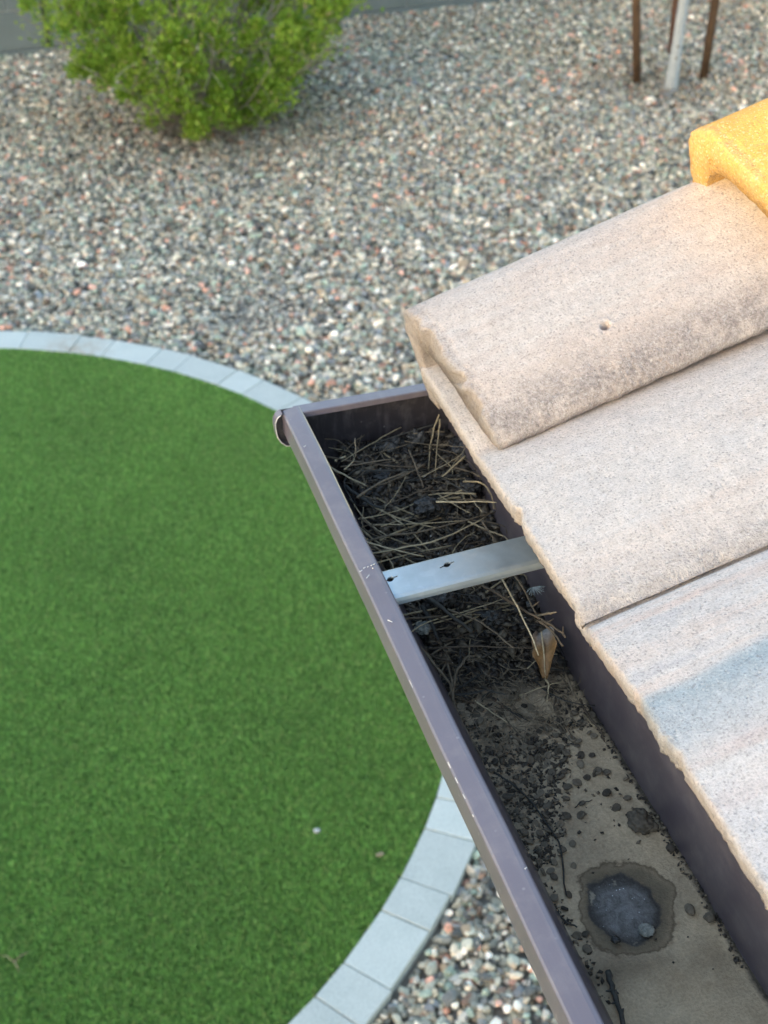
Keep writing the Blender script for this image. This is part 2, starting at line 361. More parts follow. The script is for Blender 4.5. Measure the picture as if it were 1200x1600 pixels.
def gravel():
    def pts(dens, z):
        n = int(dens * 9.5 * 9.2); X = rng.uniform(-2.2, 7.3, n); Y = rng.uniform(1.0, 10.02, n)
        r = np.hypot(X - LC[0], Y - LC[1]); k = in_view(X, Y) & (r > R_OUT + 0.012)
        return np.c_[X[k], Y[k], np.full(k.sum(), z) + rng.normal(0, 0.004, k.sum())]
    P = np.vstack([pts(1900, -0.037), pts(1700, -0.025), pts(650, -0.016)]); n = len(P)
    size = np.exp(rng.normal(math.log(0.0106), 0.30, n)).clip(0.005, 0.023)
    # a patch of fines and a flatter, dirtier zone by the bush and the tree
    d = np.hypot(P[:, 0] - 1.19, (P[:, 1] - 5.95)); size *= np.where(d < 0.20, 0.7, 1)
    SCL = np.c_[size * rng.uniform(0.9, 1.4, n), size * rng.uniform(0.75, 1.05, n), size * rng.uniform(0.5, 0.8, n)]
    ROT = np.c_[rng.normal(0, 0.35, n), rng.normal(0, 0.35, n), rng.uniform(0, 6.28, n)]
    pal = np.array([(.42, .43, .38), (.31, .34, .31), (.20, .22, .215), (.115, .125, .13), (.62, .61, .57), (.38, .33, .26), (.50, .30, .24),
                    (.25, .19, .16), (.30, .38, .34), (.48, .45, .38), (.24, .27, .31), (.74, .74, .71), (.58, .37, .31), (.34, .36, .36)])
    w = np.array([15, 14, 13, 9, 8, 7, 2.6, 5, 8, 7, 6, 4, 1.8, 10.0]); w /= w.sum()
    col = pal[rng.choice(len(pal), n, p=w)] ** 1.05 * rng.uniform(0.75, 1.8, (n, 1)) * np.array([1.27, 1.12, .97])
    g = np.array([noise.noise(Vector((x * 0.9, y * 0.9, 3))) for x, y, _ in P])
    warm = np.clip((P[:, 0] - 1.2) / 3.5 * 0.5 + g * 0.9, 0, 1)[:, None]
    col = col * (1 - 0.5 * warm) + 0.5 * warm * (col * np.array([1.0, .93, .80]) * 0.9)
    db = np.hypot(P[:, 0] - 1.5, P[:, 1] - 8.35); dt = np.hypot(P[:, 0] - 4.35, P[:, 1] - 8.05)
    dirt = (np.clip(1.25 - db / 0.95, 0, 1) + np.clip(1 - dt / 0.6, 0, 1)).clip(0, 1)[:, None] * rng.uniform(.4, 1, (n, 1))
    col = col * (1 - 0.7 * dirt) + 0.7 * dirt * np.array([.14, .11, .085])
    fp = (np.clip(1.3 - d / 0.26, 0, 1) * 0.4)[:, None]; col = col * (1 - fp) + fp * np.array([.55, .53, .48])
    points_object('gravel', P, ROT, SCL, col, stone_protos, 'mixed grey, green and salmon river gravel covering the yard')
gravel()
gm = MB(); gm.add([(-3, 0.5, -0.048), (8, 0.5, -0.048), (8, 10.02, -0.048), (-3, 10.02, -0.048)], [(0, 1, 2, 3)])
tag(gm.build('gravel_bed', MAT['ground']), kind='structure')

# lawn
def lawn():
    n = 96; mb = MB()
    V = [(LC[0] + (R_IN - 0.001) * math.cos(2 * math.pi * k / n), LC[1] + (R_IN - 0.001) * math.sin(2 * math.pi * k / n), z) for z in (-0.045, -0.014) for k in range(n)]
    F = [(k, (k + 1) % n, (k + 1) % n + n, k + n) for k in range(n)] + [tuple(range(n, 2 * n))]
    mb.add(V, F); base = tag(mb.build('lawn_base', MAT['turf']), kind='structure')
    # tuft prototype, kept out of the scene and used only by the scatter
    tv = []; tf = []
    for k in range(11):
        a = random.uniform(0, 6.28); r = random.uniform(0, 0.005); bx, by = r * math.cos(a), r * math.sin(a)
        d = random.uniform(0, 6.28); lean = random.uniform(0.001, 0.010); h = random.uniform(0.011, 0.019); w = random.uniform(0.0006, 0.0010)
        px, py = -math.sin(d) * w, math.cos(d) * w; lx, ly = math.cos(d) * lean, math.sin(d) * lean; i = len(tv)
        tv += [(bx - px, by - py, 0), (bx + px, by + py, 0), (bx + lx * .4 + px * .9, by + ly * .4 + py * .9, h * .6), (bx + lx * .4 - px * .9, by + ly * .4 - py * .9, h * .6),
               (bx + lx, by + ly, h)]
        tf += [(i, i + 1, i + 2, i + 3), (i + 3, i + 2, i + 4)]
    tuft = bpy.data.objects.new('grass_tuft', mesh('grass_tuft', tv, tf, MAT['blade']))
    def pro(N, Lk, jn):
        oi = N.new('GeometryNodeObjectInfo'); oi.inputs['Object'].default_value = tuft; oi.inputs['As Instance'].default_value = True
        Lk.new(oi.outputs['Geometry'], jn.inputs[0])
    gx_, gy_ = np.meshgrid(np.arange(-1.1, 1.4, .0052), np.arange(1.8, 6.12, .0052)); m = gx_.size; X = gx_.ravel() + rng.uniform(-.0035, .0035, m); Y = gy_.ravel() + rng.uniform(-.0035, .0035, m)
    r = np.hypot(X - LC[0], Y - LC[1]); k = (r < R_IN - 0.004) & in_view(X, Y, 0.35); X = X[k]; Y = Y[k]; r = r[k]; m = len(X)
    P = np.c_[X, Y, np.full(m, -0.014)]
    bias = np.array([noise.noise(Vector((x * 2.2, y * 2.2, 1))) for x, y in zip(X, Y)])
    lie = 2.4 + bias * 1.5
    ROT = np.c_[rng.normal(0.04, 0.14, m), rng.normal(-0.08, 0.14, m), rng.uniform(0, 6.28, m)]
    s = rng.uniform(0.75, 1.15, m); SCL = np.c_[s, s, s * (1 + 0.15 * bias)]
    g1 = np.array([(.060, .165, .040), (.045, .130, .032), (.075, .195, .055), (.10, .20, .065), (.035, .105, .028)])
    col = g1[rng.choice(5, m, p=[.34, .24, .2, .08, .14])] * rng.uniform(0.7, 1.3, (m, 1)) * (1 + 0.08 * bias[:, None]) * np.array([5.1, 3.25, 3.5])
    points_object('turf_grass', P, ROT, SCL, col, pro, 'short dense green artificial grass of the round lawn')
lawn()

# paver border: one thing, every stone a part
pb = empty('paver_border', (LC[0], LC[1], -0.045)); tag(pb, 'curved border of pale blue-grey concrete pavers around the round green lawn', 'paver border')
def paver(a0, a1):
    mb = MB(); n = 4; g = 0.0008
    A = [math.radians(a0) + g + (math.radians(a1 - a0) - 2 * g) * k / n for k in range(n + 1)]
    ri, ro = R_IN, R_OUT + random.uniform(-0.006, 0.006)
    mid = (A[0] + A[-1]) / 2; half = (A[-1] - A[0]) / 2
    pr = []                                        # straight-sided stones following the arc
    for r in (ri, ro):
        pr.append([(r * math.cos(a), r * math.sin(a)) for a in (A[0], A[-1])])
    out = [pr[0][0], pr[0][1], pr[1][1], pr[1][0]]
    cx = sum(p[0] for p in out) / 4; cy = sum(p[1] for p in out) / 4
    dz = random.uniform(-0.0015, 0.0015)
    V = [(x - cx, y - cy, 0) for x, y in out] + [(x - cx, y - cy, 0.045 + dz) for x, y in out]
    F = [(3, 2, 1, 0), (4, 5, 6, 7)] + [(k, (k + 1) % 4, (k + 1) % 4 + 4, k + 4) for k in range(4)]
    F = [tuple(reversed(f)) for f in F]
    mb.add(V, F); o = mb.build('paver', MAT['paver'], pb, loc=(cx, cy, 0)); bevel(o, 0.0035, 3)
J = [-54.29, -50.87, -45.51, -42.11, -36.88, -33.5]; a = J[-1]; s = [5.3, 3.5]; i = 0
while a < 25.0: a += s[i % 2]; i += 1; J.append(a)
J[-1] = (J[-2] + 30.21) / 2 if 30.21 - J[-2] > 6.5 else J[-1]
J = [j for j in J if j < 27.5] + [30.21, 35.91, 39.68, 46.07, 49.97, 56.03, 60.29, 66.71]
a = J[-1]; i = 1
while a < 110: a += (6.3, 4.0)[i % 2]; i += 1; J.append(a)
a = J[0]; i = 0
while a > -110: a -= (5.3, 3.5)[i % 2]; i += 1; J.insert(0, a)
for a0, a1 in zip(J, J[1:]): paver(a0, a1)

# ------------------------------------------------------------------ block wall at the back of the yard
wall = empty('block_wall', (3, 10.1, -0.06)); tag(wall, 'smooth grey block wall at the back of the gravel yard, behind the bush', 'wall')
WX, WY, WZ = 3, 10.1, -0.06
MB().box(-9 - WX, 16 - WX, 10.045 - WY, 10.19 - WY, 0, 1.86).build('mortar', MAT['mortar'], wall)
hb, lb, j = 0.253, 0.509, 0.012
bm_full = MB().box(0, lb, 0, 0.20, 0, hb).mesh('block', MAT['block'])
for row in range(7):
    z0 = 0.075 + row * (hb + j) - (0.0 if row else 0.0)
    x = 0.70 + (0.26 if row % 2 else 0) - 0.521 * 16
    while x < 14:
        o = link('block', bm_full, wall, (x - WX, 10.03 - WY + random.uniform(-.0008, .0008), z0)); bevel(o, 0.002, 1); x += lb + j
MB().box(-9 - WX, 16 - WX, 10.012 - WY, 10.045 - WY, 0.0, 0.068).build('footing', MAT['block'], wall)
MB().box(-9 - WX, 16 - WX, 10.01 - WY, 10.25 - WY, 1.93, 1.99).build('coping', MAT['block'], wall)
MB().box(0.664 - WX, 0.697 - WX, 10.018 - WY, 10.029 - WY, 0.02, 1.93).build('joint_strip', MAT['deck'], wall)

# ------------------------------------------------------------------ bush
def bush():
    root = empty('bush', (1.43, 8.4, -0.03)); tag(root, 'bright green leafy shrub growing in the gravel in front of the block wall', 'bush')
    st = MB(); tips = []
    for k in range(95):
        a = random.uniform(0, 6.28); rr = 0.13 * math.sqrt(random.random()); p = Vector((rr * math.cos(a), rr * math.sin(a) * .8, 0))
        sp = random.uniform(0.05, 0.95) ** 0.8; az = a + random.uniform(-.5, .5)
        L = random.uniform(0.7, 1.25); d = Vector((math.cos(az) * sp, math.sin(az) * sp * 0.85, 1.15 - sp * 0.7)).normalized(); path = [p.copy()]
        for q in range(6):
            p = p + d * (L / 6); d = (d + Vector((random.gauss(0, .12), random.gauss(0, .12), 0.06 + random.gauss(0, .06)))).normalized(); path.append(p.copy())
            if q > 0:
                for _ in range(3):
                    t = p + Vector((random.gauss(0, .1), random.gauss(0, .1), random.gauss(.03, .08))); tips.append((t, (t - p).normalized()))
                    if random.random() < .35: st.tube([p, (p + t) / 2 + Vector((0, 0, .01)), t], [.003, .002, .001], 4, False)
        st.tube(path, [0.008, .007, .006, .005, .004, .003, .002], 5, False)
    for k in range(60):                                  # dry bare stems low on the near side
        a = random.uniform(2.4, 5.8); L = random.uniform(.25, .55); p = Vector((random.gauss(-.05, .1), random.gauss(-.05, .08), 0)); d = Vector((math.cos(a), math.sin(a), random.uniform(.1, .7))).normalized()
        pth = [p.copy()]
        for q in range(5): p = p + d * L / 5; d = (d + Vector((random.gauss(0, .22), random.gauss(0, .22), random.gauss(-.03, .12)))).normalized(); pth.append(p.copy())
        st.tube(pth, [.005, .0045, .004, .003, .002, .0012], 4, False)
    st.build('stem', MAT['stem'], root)
    # leaves spread through a cup-shaped crown
    n = 76000; T = []
    def rad(z): return 0.27 + 0.64 * (1 - math.exp(-max(z, 0) / 0.36))
    C0 = []
    for k in range(450):
        z = random.uniform(0.05, 1.35) ** 1.0; a = random.uniform(0, 6.28); lob = 1 + 0.16 * math.sin(3 * a + z * 4) + 0.10 * math.sin(7 * a + 2)
        if z < 0.36 and random.random() < (0.85 if math.cos(a - 3.3) > .45 else .08): continue
        cap = math.sqrt(max(0.02, 1 - max(0, (z - 0.95) / 0.5) ** 2)); r = rad(z) * lob * cap * random.uniform(0.45, 1.0) ** 0.5
        C0.append((Vector((r * math.cos(a), r * math.sin(a) * 0.9, z)), random.choice((.035, .05, .07, .12)), random.random()))
    V = np.zeros((n * 6, 3)); F = np.zeros((n * 4, 3), int); Cc = np.zeros((n * 6, 3))
    pal = [(.26, .45, .06), (.33, .52, .07), (.42, .58, .10), (.16, .31, .05), (.58, .62, .22), (.07, .18, .04)]
    for k in range(n):
        c, s, hue = random.choice(C0[:int(len(C0) * .8)] if random.random() < .9 else C0)
        if hue < 0.10 and random.random() < .5: continue
        p = c + Vector((random.gauss(0, s * .55), random.gauss(0, s * .55), random.gauss(0, s * .5)))
        if p.z < 0.02: p.z = 0.02 + random.random() * .05
        out = Vector((p.x, p.y, 0.25 + p.z * 0.4)).normalized(); d = (out + Vector((random.gauss(0, .6), random.gauss(0, .6), random.gauss(.25, .5)))).normalized()
        sd = d.cross(Vector((random.gauss(0, 1), random.gauss(0, 1), random.gauss(0, 1)))).normalized(); up = sd.cross(d)
        L = random.uniform(.018, .038); w = L * random.uniform(.22, .32)
        q = [p, p + d * L * .35 + sd * w, p + d * L * .75 + sd * w * .7, p + d * L + up * L * .1, p + d * L * .75 - sd * w * .7, p + d * L * .35 - sd * w]
        V[k * 6:k * 6 + 6] = [tuple(v) for v in q]; b = k * 6
        F[k * 4:k * 4 + 4] = [(b, b + 1, b + 5), (b + 1, b + 2, b + 5), (b + 2, b + 4, b + 5), (b + 2, b + 3, b + 4)]
        cc = np.array(pal[min(5, int(abs(random.gauss(1.2 + (hue - .5) * 2.2, 1.1))))]) * random.uniform(.8, 1.25)
        cc = cc * np.array([1.08, .97, .9])
        if random.random() < .06: cc = np.array((.40, .33, .16))
        Cc[k * 6:k * 6 + 6] = cc
    o = link('foliage', npmesh('foliage', V, F, MAT['leaf'], False, Cc), root); o['kind'] = 'stuff'
bush()

# ------------------------------------------------------------------ young tree and its stakes
def tree():
    b = at(1048, 138, -0.02); root = empty('young_tree', b); tag(root, 'slender young tree with pale whitish trunk standing between brown stakes', 'tree')
    top = at(1069, 0, 0.0); d = ray(1069, 0); p = d * (b.y / d[1]); tv = Vector((p[0], b.y, p[2] + CAMZ)) - b
    tv = tv / tv.z
    m = MB(); pts = [(-0.004, 0, -0.03), tuple(tv * .04), tuple(tv * 0.3), tuple(tv * 0.7), tuple(tv * 1.3 + Vector((.01, 0, 0))), tuple(tv * 2.0), tuple(tv * 2.8 + Vector((0, .03, 0)))]
    m.tube(pts, [.052, .042, .034, .032, .029, .024, .012], 12); tr = m.build('trunk', MAT['trunk'], root, True)
    for x, y in ((1060, 73), (1057, 91)):
        kn = MB()
        dd = ray(x, y); yy = b.y - 0.034; p = dd * (yy / dd[1]); q = Vector((p[0], p[1], p[2] + CAMZ)) - b
        kn.tube([q + Vector((0, .004, 0)), q + Vector((0, -.003, -.001))], [.009, .006], 8)
        kn.build('knot', MAT['stake'], tr)
    br = MB(); T = []
    for k in range(26):
        h = random.uniform(1.9, 2.9); p = tv * h; a = random.uniform(0, 6.28); L = random.uniform(.4, 1.0); dd = Vector((math.cos(a), math.sin(a), random.uniform(.3, .9))).normalized(); pth = [p.copy()]
        for q in range(5): p = p + dd * L / 5; dd = (dd + Vector((random.gauss(0, .15), random.gauss(0, .15), .05))).normalized(); pth.append(p.copy()); T.append(p.copy())
        br.tube(pth, [.012, .010, .008, .006, .004, .002], 5, False)
    br.build('branch', MAT['trunk'], root, True)
    n = 5000; V = np.zeros((n * 4, 3)); F = np.zeros((n, 4), int); Cc = np.zeros((n * 4, 3))
    for k in range(n):
        p = random.choice(T) + Vector((random.gauss(0, .12), random.gauss(0, .12), random.gauss(0, .12))); d = Vector((random.gauss(0, 1), random.gauss(0, 1), random.gauss(0, 1))).normalized(); s_ = d.orthogonal().normalized() * .012; L = random.uniform(.03, .055)
        V[k * 4:k * 4 + 4] = [tuple(p), tuple(p + d * L * .5 + s_), tuple(p + d * L), tuple(p + d * L * .5 - s_)]; F[k] = (k * 4, k * 4 + 1, k * 4 + 2, k * 4 + 3); Cc[k * 4:k * 4 + 4] = np.array((.07, .15, .03)) * random.uniform(.7, 1.4)
    o = link('crown', npmesh('crown', V, F, MAT['leaf'], False, Cc), root); o['kind'] = 'stuff'
tree()
def stake(x0, y0, x1, y1, dy, mat, label, r):
    b = at(x0, y0, -0.02); b.y += dy; b.x += dy * (ray(x0, y0)[0] / ray(x0, y0)[1]); d = ray(x1, y1); p = d * (b.y / d[1]); t = Vector((p[0], b.y, p[2] + CAMZ)) - b; t = t / t.z
    m = MB(); m.tube([t * -.05, t * .3, t * .8, t * 1.5, t * 1.75], [r * .96, r, r * .97, r, r * .95], 12); o = m.build('tree_stake', mat, None, True, b)
    tag(o, label, 'stake', 'stakes around the young tree')
stake(995, 128, 994, 0, 0, MAT['stake'], 'dark brown wooden stake left of the pale tree trunk, standing straight up', .028)
stake(1099, 122, 1118, 0, 0, MAT['stake'], 'dark brown wooden stake right of the pale tree trunk, leaning to the right', .029)
stake(1047, 95, 1056, 0, .10, MAT['stake_red'], 'thin reddish brown stake standing close behind the pale tree trunk', .024)

# ------------------------------------------------------------------ house: eave, wall, roof tiles
ALPHA = math.radians(16.3); CA, SA = math.cos(ALPHA), math.sin(ALPHA)
EX, EZ = 0.299, CAMZ - 0.57               # eave line of the tiles
def roof_pt(s, y, n): return Vector((EX + s * CA - n * SA, y, EZ + s * SA + n * CA))
ROT_ROOF = Matrix(((CA, 0, -SA), (0, 1, 0), (SA, 0, CA))).to_euler()
house = empty('house', (4.0, -4.0, 0)); tag(house, 'stucco house whose tiled roof edge overhangs the brown gutter', 'house')
HO = Vector((4.0, -4.0, 0))
def hpart(mb, name, mat):
    V = [tuple(Vector(v) - HO) for v in mb.V]; o = link(name, mesh(name, V, mb.F, mat), house); return o
m = MB(); m.box(0.80, 8.0, -8.5, 0.52, -0.05, 2.62); hpart(m, 'wall', MAT['stucco'])
m = MB(); dk = []
for s_, n_ in ((0.045, -0.026), (4.4, -0.026), (4.4, -0.041), (0.045, -0.041)):
    q = roof_pt(s_, 0, n_); dk.append((q.x, q.z))
m.prism_y(dk, -8.8, 0.855); m.prism_y([(8.85 - x if False else 2 * dk[1][0] - x, z) for x, z in dk[::-1]], -8.8, 0.855); hpart(m, 'roof_deck', MAT['deck'])
m = MB(); m.box(0.342, 0.366, -8.8, 0.853, CAMZ - 0.76, CAMZ - 0.592); hpart(m, 'fascia', MAT['fascia'])
m = MB(); m.box(0.368, 0.798, -8.8, 0.80, CAMZ - 0.745, CAMZ - 0.735); hpart(m, 'soffit', MAT['trim'])
m = MB(); gx = dk[1][0]
m.add([(0.37, 0.50, 2.61), (2 * gx - 0.37, 0.50, 2.61), (gx, 0.50, dk[1][1] - 0.03), (0.37, 0.53, 2.61), (2 * gx - 0.37, 0.53, 2.61), (gx, 0.53, dk[1][1] - 0.03)],
      [(0, 1, 2), (5, 4, 3), (0, 3, 4, 1), (1, 4, 5, 2), (2, 5, 3, 0)]); hpart(m, 'gable_wall', MAT['stucco'])

def add_attr(me, nm, vals):
    a = me.attributes.new(nm, 'FLOAT', 'POINT'); a.data.foreach_set('value', np.asarray(vals, np.float32))
def nz(x, y, z, f, seed=0): return noise.noise(Vector((x * f + seed, y * f - seed * .7, z * f)))

def field_tile_mesh(name, mat, seed, hi=True, length=0.42, drop=0.0, single=False, vcut=0.0):
    """local frame: +x up the slope, -y across (v), +z normal; bottom of the front edge at z = 0"""
    W = 0.328; nv = 118 if hi else 22; T = 0.022
    sv = [0, .0012, .003, .006, .01, .016] + ([.016 + .004 * k for k in range(1, 76)] if hi else [.06, .15]) + [length]
    def top(v):
        def barrel(a, b, amp):
            t = (v - a) / (b - a); return amp * (1 - abs(2 * t - 1) ** 3.2) if 0 < t < 1 else 0
        if v < 0.024: h = -0.009 + (0.0 if v < .018 else (v - .018) / .006 * .009)
        elif single: h = .0105 * (1 - abs(2 * (v - .024) / .304 - 1) ** 4.5) + .0012 * math.cos((v - .1) * 40)
        else: h = barrel(0.024, 0.147, .009) + barrel(0.147, 0.3275, .0105)
        if v > W - .006: h -= .006 * (1 - math.sqrt(max(0, 1 - ((v - (W - .006)) / .006) ** 2)))
        return 0.0150 + h
    def bot(v):
        if v < .024: return -0.004
        if v > .300: return 0.0095
        if v > .292: return 0.0095
        return .0022 + .62 * max(0, top(v) - .015)
    vv = [vcut + (W - vcut) * k / nv for k in range(nv + 1)]
    rows = []                              # loop of (s, frac, kind): bottom back -> bottom front -> face -> top -> top back
    rows.append((length, 0, 'b')); rows.append((0.05, 0, 'b')); rows.append((0.002, 0, 'b'))
    for f in ((0.0, .2, .45, .7, .88) if hi else (0.0, .5, .85)): rows.append((0.0, f, 'f'))
    for s_ in sv[1:]: rows.append((s_, 1, 't'))
    V = []; ed = []; fc = []
    for v in vv:
        tp, bt = top(v), bot(v)
        er = max(0, 1 - abs(v - (W - .004)) / .024)
        el = 0 if single else max(0, 1 - abs(v - .147) / .012) * 0.4
        cut = 0
        if hi:
            cut = .0012 * nz(v, 0, 0, 18, seed) + .0005 * nz(v, 1, 0, 110, seed) + .0008 * nz(v, 2, 0, 350, seed)
            if single: cut += .0022 * min(1, max(0, (v - .137) / .006)) - .002 * max(0, 1 - abs(v - .128) / .012)
            # chips knocked out of the front edge
            for k in range(4):
                cv = (seed * 0.37 + k * 0.071 + .02 * math.sin(seed + k * 3)) % W
                cut += min(1, max(0, 1.8 - 1.8 * abs(v - cv) / (.0035 + .004 * ((k * 7 + int(seed)) % 3)))) * .0030 * (k % 2 + .4) * (.7 + .6 * nz(v, 5, 0, 260, seed))
        for s_, f, k in rows:
            if k == 'b': z = bt; s2 = s_ + (cut if s_ < .01 else 0)
            elif k == 'f':
                z = bt + (tp - bt - .0045) * f; s2 = cut + (.0006 * nz(v, z, 3, 160, seed) + .0009 * nz(v, z, 6, 380, seed) if hi else 0)
            else:
                r = .0042; dz = r * (1 - math.sqrt(max(0, 1 - ((r - min(s_, r)) / r) ** 2))) if s_ < r else 0
                z = tp - dz * .8; s2 = s_ + cut * max(0, 1 - s_ / .012)
                if hi:
                    z += .0007 * nz(s_, v, 0, 40, seed) + (.0006 * nz(s_, v, 0, 150, seed) + .0010 * nz(s_, v, 5, 340, seed)) * (er * .9 + max(0, 1 - s_ / .009) * .6)
                    z += .0008 * nz(s_, v, 2, 9, seed)
                    z -= .0012 * max(0, nz(s_, v, 7, 75, seed)) * er
            yv = -v
            if hi and v >= W - .0001: yv -= .0016 * nz(s_, z, 9, 70, seed) + .0014 * nz(s_, z, 4, 190, seed)
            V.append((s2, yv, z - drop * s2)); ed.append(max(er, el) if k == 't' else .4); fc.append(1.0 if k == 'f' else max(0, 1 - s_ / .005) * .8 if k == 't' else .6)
    m_ = len(rows); n_ = len(vv); F = []
    for i in range(n_ - 1):
        for j2 in range(m_): F.append((i * m_ + j2, (i + 1) * m_ + j2, (i + 1) * m_ + (j2 + 1) % m_, i * m_ + (j2 + 1) % m_))
    F.append(tuple(range(m_))); F.append(tuple(reversed(range((n_ - 1) * m_, n_ * m_))))
    me = mesh(name, V, F, mat, False)
    add_attr(me, 'edge', ed); add_attr(me, 'face', fc); return me

def smooth_by_angle(me):
    me.polygons.foreach_set('use_smooth', [True] * len(me.polygons)); me.update()

RAKE_OUT = [(.1425, .0285), (.1440, .0335), (.1425, .0375), (.138, .044), (.130, .0505), (.118, .0575), (.104, .0635), (.088, .0695), (.072, .0745), (.056, .0785), (.042, .0815), (.028, .0830),
            (.017, .0815), (.008, .0765), (.0025, .068), (.0, .057), (-.001, .03), (-.001, .0), (.0, -.012)]
RAKE_IN = [(.019, -.012), (.019, .0), (.020, .035), (.026, .048), (.040, .055), (.056, .0555), (.072, .052), (.088, .0465), (.104, .040), (.120, .034), (.132, .028)]
def rake_tile_mesh(name, mat, seed, hi=True, length=0.40, y0=0.0, chips=(), skew=.013, hole=False):
    def dens(P, st):
        out = []
        for (a, b) in zip(P, P[1:]):
            k = max(1, int(math.hypot(b[0] - a[0], b[1] - a[1]) / st)); out += [(a[0] + (b[0] - a[0]) * i / k, a[1] + (b[1] - a[1]) * i / k) for i in range(k)]
        return out + [P[-1]]
    O = dens(RAKE_OUT, .003) if hi else RAKE_OUT
    if hi: O = [q for q in O if not (.098 < q[0] < .116)]; k0 = next(i for i, q in enumerate(O) if q[0] <= .098); aa, bb = O[k0 - 1], O[k0]; O = O[:k0] + [(aa[0] + (bb[0] - aa[0]) * k / 24, aa[1] + (bb[1] - aa[1]) * k / 24 + .0006 * math.sin(math.pi * k / 24)) for k in range(1, 24)] + O[k0:]
    I = dens(RAKE_IN, .005) if hi else RAKE_IN
    ring = O + I; cnt = len(ring)
    cx, cz = .075, .0
    sv = [0, .001, .0028, .0055, .009, .014] + ([.014 + .004 * k for k in range(1, 88)] if hi else [.1, .25]) + [length]
    if hi: sv = sorted(set(sv + [.1075 + .0009 * k for k in range(22)]))
    sv = [s_ for s_ in sv if s_ <= length]
    # thickness direction: shrink the rounded nose
    V = []; ed = []; fc = []
    nO = len(O)
    for s_ in sv:
        r = .0048; sh = r * (1 - math.sqrt(max(0, 1 - ((r - min(s_, r)) / r) ** 2))) if s_ < r else 0
        for k, (u, z) in enumerate(ring):
            outer = k < nO; cut = 0
            if hi:
                cut = .0010 * nz(u, z, 0, 24, seed) + .0006 * nz(u, z, 0, 110, seed) + .0010 * nz(u, z, 4, 350, seed)
                for (cu, wd, dp) in chips:
                    if outer and z > 0: cut += dp * max(0, min(1, 3.0 * (1 - abs(u - cu) / wd)))
                cut = cut * max(0, 1 - s_ / .022) + skew * u / .142 * max(0, 1 - s_ / .06)
            uu, zz = u, z
            if outer:
                nxt = ring[min(k + 1, nO - 1)]; prv = ring[max(k - 1, 0)]; tx, tz = nxt[0] - prv[0], nxt[1] - prv[1]; L = math.hypot(tx, tz) + 1e-9
                nx, nzz = tz / L, -tx / L
                if nzz < 0 and z > .07: nx, nzz = -nx, -nzz
                er = max(0, 1 - abs(u - .138) / .025) if z > 0.01 else 0; er = er ** .8
                dis = 0
                if hi:
                    dis = .0006 * nz(s_, u, z, 40, seed) + .0008 * nz(s_, u, z, 9, seed)
                    rr = er * 1.0 + max(0, 1 - s_ / .012) * .9
                    dis += (.0006 * nz(s_, u, z, 150, seed) + .0011 * nz(s_, u, z + 3, 350, seed)) * rr - .0014 * max(0, nz(s_, u, 7, 75, seed)) * er
                    if hole:
                        hd = math.hypot((s_ - .1175) * .8, u - .107) + .0006 * nz(s_, u, 1, 400, 2)
                        dis += -.009 * max(0, min(1, (.0030 - hd) / .0016)) + .0012 * max(0, 1 - abs(hd - .0050) / .0024) * (.4 + nz(s_, u, 3, 260, 5))
                uu = u - nx * sh * .8 * (1 if u > .07 else 1) + nx * dis; zz = z - nzz * sh * .8 + nzz * dis
                ed.append(er if s_ > .012 else max(er, .5)); fc.append(max(0, 1 - s_ / .005))
            else:
                ed.append(.3); fc.append(.7)
            V.append((s_ + cut, y0 - uu, zz))
    m_ = cnt; n_ = len(sv); F = []
    for i in range(n_ - 1):
        for k in range(m_): F.append((i * m_ + k, i * m_ + (k + 1) % m_, (i + 1) * m_ + (k + 1) % m_, (i + 1) * m_ + k))
    # end faces as a rough strip between the outer and the inner outline
    for base, rev in ((0, False), ((n_ - 1) * m_, True)):
        nI = len(I); i = 0; k = 0
        while i < nO - 1 or k < nI - 1:
            a = base + i; b = base + (m_ - 1 - k)
            ti = (i + 1) / nO; tk = (k + 1) / nI
            if (ti <= tk and i < nO - 1) or k >= nI - 1: f = (a, b, base + i + 1); i += 1
            else: f = (a, b, base + (m_ - 2 - k)); k += 1
            F.append(f if not rev else tuple(reversed(f)))
    me = mesh(name, V, F, mat, False); add_attr(me, 'edge', ed); add_attr(me, 'face', fc)
    return me

def place_tile(name, me, s_, y, n_, tilt=0.0, label=None):
    o = link(name, me, house); o.location = roof_pt(s_, y, n_) - HO; o.rotation_euler = (0, -ALPHA + tilt, 0)
    if label: o['label'] = label
    return o
TL = [field_tile_mesh('roof_tile', MAT['tile_pale'], 3.1, drop=.02, vcut=.030), field_tile_mesh('roof_tile', MAT['tile_blend'], 8.7, drop=.02, single=True)]
for t_ in TL: smooth_by_angle(t_)
place_tile('roof_tile', TL[0], 0.0, 0.895, 0.0, label='pale grey-tan concrete roof tile, partly under the rake tile')
place_tile('roof_tile', TL[1], 0.0, 0.583, 0.0, label='pinkish concrete roof tile with a slate blue streak')
lo = [field_tile_mesh('roof_tile', MAT['tile_pale'], 5.5, False, drop=.02), field_tile_mesh('roof_tile', MAT['tile_blend'], 6.5, False, drop=.02)]
for l_ in lo: smooth_by_angle(l_)
for k in range(2, 9): place_tile('roof_tile', lo[k % 2], 0.0, 0.895 - .312 * k, 0.0)
for row in range(1, 5):
    for k in range(9): place_tile('roof_tile', lo[(k + row) % 2], .335 * row, .895 - .312 * k, .024)
rk = rake_tile_mesh('rake_tile', MAT['tile_rake'], 2.3, True, .43, 0.0, chips=[(.117, .010, .0035), (.098, .005, .0055), (.088, .004, .002), (.064, .009, .003), (.052, .005, .0045), (.034, .006, .002)], hole=True)
smooth_by_angle(rk)
o = place_tile('rake_tile', rk, 0.002, 0.8780, -0.0095, tilt=-.008, label='tan concrete rake tile with a nail hole, on the outer roof edge')
